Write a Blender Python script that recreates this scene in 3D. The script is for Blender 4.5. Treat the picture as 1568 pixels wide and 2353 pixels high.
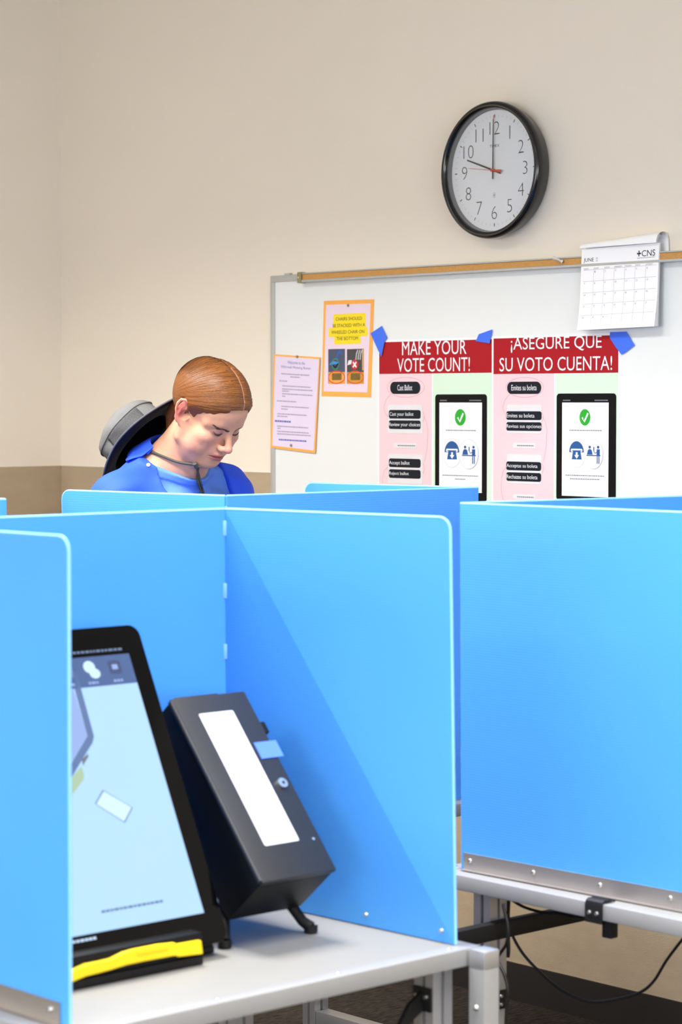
import bpy, bmesh, math, random
import numpy as np
from mathutils import Vector, Matrix

random.seed(7)
for o in list(bpy.data.objects):
    bpy.data.objects.remove(o, do_unlink=True)
SC = bpy.context.scene
COL = SC.collection

# ------------------------------------------------------------------ camera
IMW, IMH, FPX = 1568.0, 2353.0, 5500.0
HORIZON = 924.0
CAMZ = 1.67
TILT = math.atan((IMH / 2 - HORIZON) / FPX)
cam_d = bpy.data.cameras.new('camera')
cam = bpy.data.objects.new('camera', cam_d)
COL.objects.link(cam)
cam.location = (0, 0, CAMZ)
cam.rotation_euler = (math.pi / 2 - TILT, 0, 0)
cam_d.sensor_fit = 'VERTICAL'
cam_d.sensor_height = 36.0
cam_d.sensor_width = 24.0
cam_d.lens = FPX / IMH * 36.0
cam_d.clip_start = 0.05
cam_d.clip_end = 60
cam_d.dof.use_dof = True
cam_d.dof.focus_distance = 5.9
cam_d.dof.aperture_fstop = 5.6
SC.camera = cam

# ------------------------------------------------------------------ world + exposure
wd = bpy.data.worlds.new('world')
SC.world = wd
wd.use_nodes = True
wd.node_tree.nodes['Background'].inputs[0].default_value = (0.9, 0.95, 1.0, 1)
wd.node_tree.nodes['Background'].inputs[1].default_value = 0.3
SC.view_settings.view_transform = 'Standard'
SC.view_settings.look = 'None'
SC.view_settings.gamma = 1.0
SC.view_settings.use_curve_mapping = False
SC.view_settings.exposure = 0.24

# ------------------------------------------------------------------ frames
# the room is turned against the camera: local x = towards the whiteboard wall, local y = towards the left wall
ROOM = math.atan2(0.674, 0.7388)
RX = Vector((math.cos(ROOM), math.sin(ROOM), 0))
RY = Vector((-math.sin(ROOM), math.cos(ROOM), 0))
WALL_R, WALL_L = 4.83, 6.72
ROOM_R0, ROOM_B0 = -2.6, -3.2
CEIL = 3.2

def rb(r, b, z=0.0):
    p = RX * r + RY * b
    return Vector((p.x, p.y, z))

def to_rb(p):
    return p.x * RX.x + p.y * RX.y, p.x * RY.x + p.y * RY.y

def ray(px, py):
    u = (px - IMW / 2) / FPX
    v = (py - IMH / 2) / FPX
    c, s = math.cos(TILT), math.sin(TILT)
    return Vector((u, c - v * s, -s - v * c))

def atz(px, py, z):
    d = ray(px, py)
    t = (z - CAMZ) / d.z
    return Vector((d.x * t, d.y * t, z))

def at_r(px, py, r):                       # hit the plane a distance r towards the whiteboard wall
    d = ray(px, py)
    t = r / (d.x * RX.x + d.y * RX.y)
    return Vector((0, 0, CAMZ)) + d * t

class Frame:
    """A flat place (wall, screen, box front): origin + axes; local x right, y into it, z up."""
    def __init__(self, m):
        self.m = m
        self.inv = m.inverted()
    def px(self, x, y, off=0.0):
        o = self.inv @ Vector((0, 0, CAMZ))
        d = self.inv.to_3x3() @ ray(x, y)
        t = (off - o.y) / d.y
        return o + d * t

WROT = ROOM - math.pi / 2                   # wall frame: x along the wall to the right, y into the wall
WALLF = Frame(Matrix.Translation(rb(WALL_R, WALL_L)) @ Matrix.Rotation(WROT, 4, 'Z'))

# ------------------------------------------------------------------ lights (ceiling panels)
LIGHT_SPOTS = [(2.62, b, 1.0) for b in (-1.2, 1.5, 3.7, 5.35)] + [(-0.3, -1.2, 0.6), (-0.3, 1.5, 0.6), (-0.3, 3.7, 1.0), (-0.3, 5.35, 0.3)]
LIGHT_POWER = 66.0
# unseen window strips added to fill upright faces with light, behind and beside the photographer: (r, b, turn, width, power)
FILL_WINDOWS = [(ROOM_R0, 2.3, 0.0, 4.4, 72.0), (0.2, ROOM_B0, math.pi / 2, 3.6, 100.0)]
WIN_Z0, WIN_Z1 = 1.25, 2.55

# ------------------------------------------------------------------ materials
def lin(c):
    return tuple(((v / 255) / 12.92 if v / 255 <= 0.04045 else ((v / 255 + 0.055) / 1.055) ** 2.4) for v in c)

MATS = {}
def mat(name, rgb, rough=0.5, metal=0.0, spec=0.5, var=0.06, scale=12.0, bump=0.0, bscale=200.0,
        emit=0.0, stretch=None, coat=0.0, lit_only=False):
    """Procedural material: a base colour with a slight noise variation, optional fine relief."""
    if name in MATS:
        return MATS[name]
    m = bpy.data.materials.new(name)
    m.use_nodes = True
    nt = m.node_tree
    b = nt.nodes['Principled BSDF']
    c = lin(rgb)
    tc = nt.nodes.new('ShaderNodeTexCoord')
    mp = nt.nodes.new('ShaderNodeMapping')
    nt.links.new(tc.outputs['Object'], mp.inputs[0])
    if stretch:
        mp.inputs['Scale'].default_value = stretch
    n = nt.nodes.new('ShaderNodeTexNoise')
    n.inputs['Scale'].default_value = scale
    n.inputs['Detail'].default_value = 4
    nt.links.new(mp.outputs[0], n.inputs['Vector'])
    r = nt.nodes.new('ShaderNodeMix')
    r.data_type = 'RGBA'
    r.inputs['A'].default_value = (*[v * (1 - var) for v in c], 1)
    r.inputs['B'].default_value = (*[min(1, v * (1 + var)) for v in c], 1)
    nt.links.new(n.outputs['Fac'], r.inputs['Factor'])
    nt.links.new(r.outputs['Result'], b.inputs['Base Color'])
    b.inputs['Roughness'].default_value = rough
    b.inputs['Metallic'].default_value = metal
    b.inputs['Specular IOR Level'].default_value = spec
    b.inputs['Coat Weight'].default_value = coat
    if lit_only:
        nt.links.remove(b.inputs['Base Color'].links[0])
        b.inputs['Base Color'].default_value = (0.02, 0.02, 0.025, 1)
    if emit:
        nt.links.new(r.outputs['Result'], b.inputs['Emission Color'])
        b.inputs['Emission Strength'].default_value = emit
    if bump:
        n2 = nt.nodes.new('ShaderNodeTexNoise')
        n2.inputs['Scale'].default_value = bscale
        n2.inputs['Detail'].default_value = 3
        nt.links.new(mp.outputs[0], n2.inputs['Vector'])
        bp = nt.nodes.new('ShaderNodeBump')
        bp.inputs['Strength'].default_value = bump
        bp.inputs['Distance'].default_value = 0.002
        nt.links.new(n2.outputs['Fac'], bp.inputs['Height'])
        nt.links.new(bp.outputs[0], b.inputs['Normal'])
    MATS[name] = m
    return m

M_WALL = mat('wall_paint', (237, 226, 209), 0.75, var=0.02, scale=2, bump=0.25, bscale=260)
M_WAINS = mat('wainscot_cloth', (182, 162, 134), 0.85, var=0.14, scale=9, bump=0.6, bscale=420, stretch=(1, 1, 2.5))
M_BASE = mat('baseboard_rubber', (34, 30, 28), 0.55, var=0.1)
M_CEIL = mat('ceiling_tile', (232, 230, 224), 0.9, var=0.03, scale=60, bump=0.4, bscale=120)
M_ALU = mat('aluminium', (190, 190, 192), 0.42, metal=0.75, var=0.05, scale=6)
M_ALUP = mat('aluminium_plate', (178, 172, 166), 0.42, metal=0.85, var=0.08, scale=10, stretch=(1, 1, 8))
M_RAIL = mat('rail_paint', (146, 146, 147), 0.42, metal=0.1, var=0.04)
M_LAM = mat('laminate', (128, 127, 124), 0.5, var=0.03, scale=20, bump=0.05)
M_BLACKMETAL = mat('black_metal', (20, 20, 21), 0.5, spec=0.3, var=0.1)
M_STEEL = mat('steel_screw', (205, 205, 205), 0.25, metal=0.9)
M_CABLE = mat('cable_rubber', (16, 17, 18), 0.45)
M_BOARD = mat('whiteboard_enamel', (230, 232, 230), 0.28, var=0.02, scale=3)
M_CORK = mat('cork', (200, 148, 82), 0.9, var=0.25, scale=300, bump=0.5, bscale=300)
M_PAPER = mat('paper_white', (250, 249, 249), 0.6, var=0.01)
M_BRASS = mat('brass_cap', (150, 140, 100), 0.4, metal=0.5)
M_BLACKPL = mat('black_plastic_gloss', (9, 9, 10), 0.25, spec=0.3, var=0.1)
M_GLASSBLK = mat('black_glass', (4, 4, 5), 0.06, spec=0.22, var=0.1)
M_BOXBLK = mat('black_box_paint', (30, 32, 37), 0.42, spec=0.45, var=0.06, bump=0.15, bscale=500)
M_SIDEBLK = mat('black_box_side', (9, 9, 11), 0.45, spec=0.25, var=0.06)
M_RUBBER = mat('rubber_foot', (10, 10, 11), 0.6, spec=0.3)
M_YELLOW = mat('yellow_plastic', (226, 196, 8), 0.4, var=0.03)

def mat_blue():
    m = bpy.data.materials.new('blue_corrugated_plastic')
    m.use_nodes = True
    nt = m.node_tree
    nt.nodes.clear()
    out = nt.nodes.new('ShaderNodeOutputMaterial')
    tc = nt.nodes.new('ShaderNodeTexCoord')
    n = nt.nodes.new('ShaderNodeTexNoise')
    n.inputs['Scale'].default_value = 3.0
    n.inputs['Detail'].default_value = 5
    nt.links.new(tc.outputs['Object'], n.inputs['Vector'])
    mx = nt.nodes.new('ShaderNodeMix'); mx.data_type = 'RGBA'
    mx.inputs['A'].default_value = (*BLUE_A, 1)
    mx.inputs['B'].default_value = (*BLUE_B, 1)
    nt.links.new(n.outputs['Fac'], mx.inputs['Factor'])
    w = nt.nodes.new('ShaderNodeTexWave')            # flutes run along the sheet
    w.wave_type = 'BANDS'; w.bands_direction = 'Z'
    w.inputs['Scale'].default_value = 62.0
    w.inputs['Distortion'].default_value = 0.3
    nt.links.new(tc.outputs['Object'], w.inputs['Vector'])
    bp = nt.nodes.new('ShaderNodeBump')
    bp.inputs['Strength'].default_value = 0.05
    bp.inputs['Distance'].default_value = 0.001
    nt.links.new(w.outputs['Fac'], bp.inputs['Height'])
    pr = nt.nodes.new('ShaderNodeBsdfPrincipled')
    pr.inputs['Roughness'].default_value = 0.42
    pr.inputs['Specular IOR Level'].default_value = 0.35
    nt.links.new(mx.outputs['Result'], pr.inputs['Base Color'])
    nt.links.new(bp.outputs[0], pr.inputs['Normal'])
    tr = nt.nodes.new('ShaderNodeBsdfTranslucent')
    nt.links.new(mx.outputs['Result'], tr.inputs['Color'])
    ms = nt.nodes.new('ShaderNodeMixShader')
    ms.inputs[0].default_value = 0.22
    nt.links.new(pr.outputs[0], ms.inputs[1])
    nt.links.new(tr.outputs[0], ms.inputs[2])
    nt.links.new(ms.outputs[0], out.inputs[0])
    return m
BLUE_A, BLUE_B = (0.085, 0.385, 0.93), (0.097, 0.415, 0.97)
M_BLUE = mat_blue()

def mat_carpet():
    m = bpy.data.materials.new('carpet')
    m.use_nodes = True
    nt = m.node_tree
    b = nt.nodes['Principled BSDF']
    tc = nt.nodes.new('ShaderNodeTexCoord')
    mp = nt.nodes.new('ShaderNodeMapping'); mp.inputs['Scale'].default_value = (1, 5, 1)
    nt.links.new(tc.outputs['Object'], mp.inputs[0])
    n = nt.nodes.new('ShaderNodeTexNoise'); n.inputs['Scale'].default_value = 26; n.inputs['Detail'].default_value = 8
    n.inputs['Roughness'].default_value = 0.7
    nt.links.new(mp.outputs[0], n.inputs['Vector'])
    cr = nt.nodes.new('ShaderNodeValToRGB')
    cr.color_ramp.elements[0].position = 0.35; cr.color_ramp.elements[0].color = (*lin((26, 25, 25)), 1)
    cr.color_ramp.elements[1].position = 0.66; cr.color_ramp.elements[1].color = (*lin((74, 66, 58)), 1)
    nt.links.new(n.outputs['Fac'], cr.inputs[0])
    nt.links.new(cr.outputs[0], b.inputs['Base Color'])
    b.inputs['Roughness'].default_value = 0.95
    b.inputs['Specular IOR Level'].default_value = 0.1
    bp = nt.nodes.new('ShaderNodeBump'); bp.inputs['Strength'].default_value = 0.7; bp.inputs['Distance'].default_value = 0.004
    nt.links.new(n.outputs['Fac'], bp.inputs['Height'])
    nt.links.new(bp.outputs[0], b.inputs['Normal'])
    return m
M_CARPET = mat_carpet()

# ------------------------------------------------------------------ mesh helpers
def smooth(o, angle=40):
    me = o.data
    for p in me.polygons:
        p.use_smooth = True
    bm = bmesh.new(); bm.from_mesh(me)
    lim = math.radians(angle)
    for e in bm.edges:
        if len(e.link_faces) == 2:
            e.smooth = e.calc_face_angle(0) < lim
    bm.to_mesh(me); bm.free()

def obj(name, verts, faces, m, parent=None, sm=None, label=None):
    me = bpy.data.meshes.new(name)
    me.from_pydata([tuple(v) for v in verts], [], faces)
    me.update()
    o = bpy.data.objects.new(name, me)
    COL.objects.link(o)
    if m:
        me.materials.append(m)
    if parent:
        o.parent = parent
    if sm:
        smooth(o, sm)
    if label:
        o['label'] = label
    return o

def from_bm(name, bm, m, parent=None, sm=None, label=None):
    bmesh.ops.recalc_face_normals(bm, faces=bm.faces)
    me = bpy.data.meshes.new(name)
    bm.to_mesh(me); bm.free()
    o = bpy.data.objects.new(name, me)
    COL.objects.link(o)
    if m:
        me.materials.append(m)
    if parent:
        o.parent = parent
    if sm:
        smooth(o, sm)
    if label:
        o['label'] = label
    return o

def empty(name, loc, rotz=0.0, label=None, cat=None, group=None, mtx=None):
    o = bpy.data.objects.new(name, None)
    COL.objects.link(o)
    if mtx is not None:
        o.matrix_world = mtx
    else:
        o.location = loc
        o.rotation_euler = (0, 0, rotz)
    o.empty_display_size = 0.05
    tag(o, label, cat, group)
    return o

def tag(o, label=None, cat=None, group=None, kind=None):
    if label: o['label'] = label
    if cat: o['category'] = cat
    if group: o['group'] = group
    if kind: o['kind'] = kind
    return o

def bm_box(bm, x0, x1, y0, y1, z0, z1, bev=0.0, mtx=None):
    b2 = bmesh.new()
    bmesh.ops.create_cube(b2, size=1.0)
    for v in b2.verts:
        v.co = Vector(((x0 + x1) / 2 + v.co.x * (x1 - x0), (y0 + y1) / 2 + v.co.y * (y1 - y0), (z0 + z1) / 2 + v.co.z * (z1 - z0)))
    if bev:
        bmesh.ops.bevel(b2, geom=list(b2.edges), offset=bev, segments=2, affect='EDGES', profile=0.6)
    if mtx is not None:
        bmesh.ops.transform(b2, matrix=mtx, verts=b2.verts)
    me = bpy.data.meshes.new('tmp'); b2.to_mesh(me); b2.free()
    bm.from_mesh(me); bpy.data.meshes.remove(me)

def box(name, x0, x1, y0, y1, z0, z1, m, parent=None, bev=0.0, mtx=None, label=None):
    bm = bmesh.new()
    bm_box(bm, x0, x1, y0, y1, z0, z1, bev, mtx)
    return from_bm(name, bm, m, parent, 35 if bev else None, label)

def prism(name, outline, axis_vec, m, parent=None, sm=None, label=None):
    """Closed outline (3D points) pushed along axis_vec."""
    n = len(outline)
    a = [Vector(p) for p in outline]
    b = [p + Vector(axis_vec) for p in a]
    faces = [list(range(n)), list(range(2 * n - 1, n - 1, -1))]
    faces += [[i, i + n, (i + 1) % n + n, (i + 1) % n] for i in range(n)]
    bm = bmesh.new()
    vs = [bm.verts.new(p) for p in a + b]
    for f in faces:
        bm.faces.new([vs[i] for i in f])
    return from_bm(name, bm, m, parent, sm, label)

def frame_axes(d):
    d = d.normalized()
    up = Vector((0, 0, 1)) if abs(d.z) < 0.9 else Vector((1, 0, 0))
    a = d.cross(up).normalized()
    return a, d.cross(a).normalized()

def bm_tube(bm, pts, rad, seg=10, flat=1.0):
    pts = [Vector(p) for p in pts]
    rings = []
    a = None
    for i, p in enumerate(pts):
        d = (pts[min(i + 1, len(pts) - 1)] - pts[max(i - 1, 0)]).normalized()
        if a is None:
            a, b = frame_axes(d)
        else:
            a = (a - d * a.dot(d)).normalized(); b = d.cross(a)
        r = rad[i] if isinstance(rad, (list, tuple)) else rad
        rings.append([bm.verts.new(p + (a * math.cos(t) * r + b * math.sin(t) * r * flat)) for t in [2 * math.pi * k / seg for k in range(seg)]])
    for r0, r1 in zip(rings, rings[1:]):
        for k in range(seg):
            bm.faces.new([r0[k], r0[(k + 1) % seg], r1[(k + 1) % seg], r1[k]])
    bm.faces.new(rings[0][::-1]); bm.faces.new(rings[-1])

def tube(name, pts, rad, m, parent=None, seg=10, flat=1.0, label=None):
    bm = bmesh.new()
    bm_tube(bm, pts, rad, seg, flat)
    return from_bm(name, bm, m, parent, 50, label)

def spline(pts, n=8):
    """Catmull-Rom through points."""
    P = [Vector(p) for p in pts]
    P = [P[0] * 2 - P[1]] + P + [P[-1] * 2 - P[-2]]
    out = []
    for i in range(1, len(P) - 2):
        for k in range(n):
            t = k / n
            p0, p1, p2, p3 = P[i - 1:i + 3]
            out.append(0.5 * ((2 * p1) + (p2 - p0) * t + (2 * p0 - 5 * p1 + 4 * p2 - p3) * t * t + (3 * p1 - p0 - 3 * p2 + p3) * t ** 3))
    out.append(P[-2])
    return out

def lathe_y(name, prof, m, parent=None, seg=96, sm=50, label=None):
    """Profile (radius, distance in front of the wall) turned about local y; distance d -> y=-d."""
    bm = bmesh.new()
    rings = []
    for r, d in prof:
        if r < 1e-6:
            rings.append([bm.verts.new((0, -d, 0))])
        else:
            rings.append([bm.verts.new((r * math.cos(t), -d, r * math.sin(t))) for t in [2 * math.pi * k / seg for k in range(seg)]])
    for r0, r1 in zip(rings, rings[1:]):
        for k in range(seg):
            q = [r0[k % len(r0)], r0[(k + 1) % len(r0)], r1[(k + 1) % len(r1)], r1[k % len(r1)]]
            u = []
            for v in q:
                if v not in u: u.append(v)
            if len(u) > 2:
                bm.faces.new(u)
    return from_bm(name, bm, m, parent, sm, label)

_txt = {}
def text_geo(s, thin=0.0):
    key = (s, thin)
    if key in _txt:
        return _txt[key]
    c = bpy.data.curves.new('t', 'FONT')
    c.body = s
    c.resolution_u = 3
    c.offset = thin
    o = bpy.data.objects.new('t', c)
    COL.objects.link(o)
    dg = bpy.context.evaluated_depsgraph_get()
    me = bpy.data.meshes.new_from_object(o.evaluated_get(dg))
    v = [(p.co.x, p.co.y) for p in me.vertices]
    f = [list(p.vertices) for p in me.polygons]
    bpy.data.meshes.remove(me)
    bpy.data.objects.remove(o); bpy.data.curves.remove(c)
    x0 = min(p[0] for p in v); x1 = max(p[0] for p in v); y0 = min(p[1] for p in v); y1 = max(p[1] for p in v)
    v = [((x - x0) / (x1 - x0), (y - y0) / max(1e-6, y1 - y0)) for x, y in v]
    _txt[key] = (v, f, (x1 - x0) / max(1e-6, y1 - y0))
    return _txt[key]

def text(name, s, x0, x1, z0, z1, y, m, parent, thin=0.0, fn=None, rot=0.0):
    """Lettering that fills the local rectangle x0..x1, z0..z1 at local depth y (facing -y)."""
    v, f, _ = text_geo(s, thin)
    vs = [Vector((x0 + (x1 - x0) * a, y, z0 + (z1 - z0) * b)) for a, b in v]
    if fn:
        vs = [fn(p) for p in vs]
    return obj(name, vs, f, m, parent)

def quad(name, x0, x1, z0, z1, y, m, parent, fn=None, rad=0.0, n=5, label=None):
    """Flat print: a rectangle, optionally with rounded corners, facing -y."""
    if rad <= 0:
        pts = [(x0, z0), (x1, z0), (x1, z1), (x0, z1)]
    else:
        pts = []
        for cx, cz, a0 in ((x1 - rad, z0 + rad, -90), (x1 - rad, z1 - rad, 0), (x0 + rad, z1 - rad, 90), (x0 + rad, z0 + rad, 180)):
            for k in range(n + 1):
                a = math.radians(a0 + 90 * k / n)
                pts.append((cx + rad * math.cos(a), cz + rad * math.sin(a)))
    vs = [Vector((x, y, z)) for x, z in pts]
    if fn:
        vs = [fn(p) for p in vs]
    return obj(name, vs, [list(range(len(vs)))], m, parent, label=label)

def poly(name, pts, y, m, parent, fn=None, label=None):
    vs = [Vector((x, y, z)) for x, z in pts]
    if fn:
        vs = [fn(p) for p in vs]
    a = sum(vs[i].x * vs[(i + 1) % len(vs)].z - vs[(i + 1) % len(vs)].x * vs[i].z for i in range(len(vs)))
    if a < 0: vs = vs[::-1]
    return obj(name, vs, [list(range(len(vs)))], m, parent, label=label)

def slab(name, pts, y0, y1, m, parent, label=None):
    """A thin sheet with real thickness: polygon (x,z) between depths y0 (front) and y1."""
    return prism(name, [(x, y0, z) for x, z in pts], (0, y1 - y0, 0), m, parent, label=label)

def ell(cx, cz, rx, rz, n=28, a0=0, a1=360):
    full = abs(a1 - a0) >= 360
    return [(cx + rx * math.cos(math.radians(a0 + (a1 - a0) * k / n)), cz + rz * math.sin(math.radians(a0 + (a1 - a0) * k / n))) for k in range(n if full else n + 1)]

def ring_line(name, pts, w, y, m, parent, closed=True, fn=None):
    """A thin drawn line along (x,z) points."""
    n = len(pts)
    P = [Vector((x, 0, z)) for x, z in pts]
    vs, fs = [], []
    for i in range(n):
        if closed: d = P[(i + 1) % n] - P[i - 1]
        else: d = P[min(i + 1, n - 1)] - P[max(i - 1, 0)]
        d.normalize()
        nn = Vector((-d.z, 0, d.x)) * w / 2
        for s in (1, -1):
            q = P[i] + nn * s
            vs.append(Vector((q.x, y, q.z)))
    if fn:
        vs = [fn(v) for v in vs]
    for i in range(n if closed else n - 1):
        j = (i + 1) % n
        fs.append([2 * i, 2 * j, 2 * j + 1, 2 * i + 1])
    return obj(name, vs, fs, m, parent)

# ================================================================== THE ROOM
def room_part(name, r0, r1, b0, b1, z0, z1, m):
    o = box(name, r0, r1, b0, b1, z0, z1, m)
    o.rotation_euler = (0, 0, ROOM)
    return tag(o, kind='structure')

T = 0.12
floor = room_part('floor', ROOM_R0 - T, WALL_R + T, ROOM_B0 - T, WALL_L + T, -0.1, 0.0, M_CARPET)
tag(floor, 'dark grey brown flecked carpet floor')
ceiling = room_part('ceiling', ROOM_R0 - T, WALL_R + T, ROOM_B0 - T, WALL_L + T, CEIL, CEIL + 0.1, M_CEIL)
tag(ceiling, 'white tiled ceiling above the voting booths')
wall_back = room_part('wall_back', WALL_R, WALL_R + T, ROOM_B0 - T, WALL_L + T, 0, CEIL, M_WALL)
tag(wall_back, 'beige painted wall that carries the clock and whiteboard')
wall_left = room_part('wall_left', ROOM_R0 - T, WALL_R, WALL_L, WALL_L + T, 0, CEIL, M_WALL)
tag(wall_left, 'shaded beige wall at the left of the room corner')
wall_right = room_part('wall_right', ROOM_R0 - T, WALL_R, ROOM_B0 - T, ROOM_B0, 0, CEIL, M_WALL)
tag(wall_right, 'beige wall beyond the right side of the booths')
wall_front = room_part('wall_front', ROOM_R0 - T, ROOM_R0, ROOM_B0, WALL_L, 0, CEIL, M_WALL)
tag(wall_front, 'beige wall behind the photographer')

WZ = 1.452
def wall_skin(name, r0, r1, b0, b1, z0, z1, m, label):
    o = room_part(name, r0, r1, b0, b1, z0, z1, m)
    tag(o, label)
    return o
wall_skin('trim_1', WALL_R - 0.005, WALL_R - 0.0002, ROOM_B0, WALL_L, 0.105, WZ, M_WAINS, 'brown textured wainscot cloth below the whiteboard wall paint')
wall_skin('trim_2', ROOM_R0, WALL_R - 0.0055, WALL_L - 0.005, WALL_L - 0.0002, 0.105, WZ, M_WAINS, 'brown textured wainscot cloth on the left wall')
wall_skin('baseboard_back', WALL_R - 0.012, WALL_R - 0.0002, ROOM_B0, WALL_L, 0.0, 0.105, M_BASE, 'black rubber baseboard under the brown wainscot')
wall_skin('baseboard_left', ROOM_R0, WALL_R - 0.0125, WALL_L - 0.012, WALL_L - 0.0002, 0.0, 0.105, M_BASE, 'black rubber baseboard along the left wall')

# ceiling lights: recessed panels with louvres
M_DIFF = mat('light_diffuser', (250, 250, 245), 0.5, emit=2.0)
M_LFRAME = mat('light_frame', (225, 225, 222), 0.5)
for r, b, pw in LIGHT_SPOTS:
    e = empty('ceiling_light', rb(r, b, CEIL), ROOM, 'white recessed ceiling light panel above the voting tables', 'ceiling light', 'recessed ceiling light panels')
    bm = bmesh.new()
    for x0, x1, y0, y1 in ((-0.32, -0.285, -0.62, 0.62), (0.285, 0.32, -0.62, 0.62), (-0.285, 0.285, -0.62, -0.585), (-0.285, 0.285, 0.585, 0.62)):
        bm_box(bm, x0, x1, y0, y1, -0.03, 0.0)
    from_bm('frame', bm, M_LFRAME, e)
    box('diffuser', -0.285, 0.285, -0.585, 0.585, -0.012, -0.002, M_DIFF, e)
    ld = bpy.data.lights.new('panel_lamp', 'AREA')
    ld.shape = 'RECTANGLE'; ld.size = 0.56; ld.size_y = 1.16
    ld.energy = LIGHT_POWER * pw
    ld.color = (1.0, 0.965, 0.92)
    ld.spread = math.radians(132)
    lo = bpy.data.objects.new('panel_lamp', ld)
    COL.objects.link(lo)
    lo.parent = e
    lo.location = (0, 0, -0.02)

# added fill windows, unseen, behind the photographer and in the right wall
M_FILLPANE = mat('window_fill', (225, 236, 250), 0.3, emit=3.0)
for i, (r, b, turn, ww, pw) in enumerate(FILL_WINDOWS):
    e = empty('window_%d' % (i + 1), rb(r, b, 0), ROOM + turn, 'wide added window strip outside the picture for fill light')
    tag(e, kind='structure')
    bm = bmesh.new()
    hw = ww / 2
    zc0, zc1 = WIN_Z0, WIN_Z1
    bm_box(bm, 0.0005, 0.05, -hw - 0.05, hw + 0.05, zc0 - 0.05, zc0); bm_box(bm, 0.0005, 0.05, -hw - 0.05, hw + 0.05, zc1, zc1 + 0.05)
    for k in range(5):
        y = -hw + ww * k / 4
        bm_box(bm, 0.0005, 0.05, y - 0.025, y + 0.025, zc0, zc1)
    from_bm('window_frame', bm, M_LFRAME, e)
    for k in range(4):
        y = -hw + ww * k / 4
        box('pane', 0.001, 0.006, y + 0.0255, y + ww / 4 - 0.0255, zc0 + 0.0005, zc1 - 0.0005, M_FILLPANE, e)
    ld = bpy.data.lights.new('window_fill', 'AREA')
    ld.shape = 'RECTANGLE'; ld.size = WIN_Z1 - WIN_Z0; ld.size_y = ww
    ld.energy = pw
    ld.color = (0.93, 0.97, 1.0)
    lo = bpy.data.objects.new('window_fill', ld)
    COL.objects.link(lo)
    lo.parent = e
    lo.location = (0.06, 0, (WIN_Z0 + WIN_Z1) / 2)
    lo.rotation_euler = (0, -math.pi / 2, 0)

# ================================================================== TABLES
TZ = 0.76
def extrusion_outline(h, g=0.004, d=0.009):
    """Square profile with a groove in the middle of each side."""
    out = []
    for k in range(4):
        a = k * math.pi / 2
        for x, y in ((-h, -h), (-g, -h), (-g, -h + d), (g, -h + d), (g, -h)):
            out.append((x * math.cos(a) - y * math.sin(a), x * math.sin(a) + y * math.cos(a)))
    return out

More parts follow.
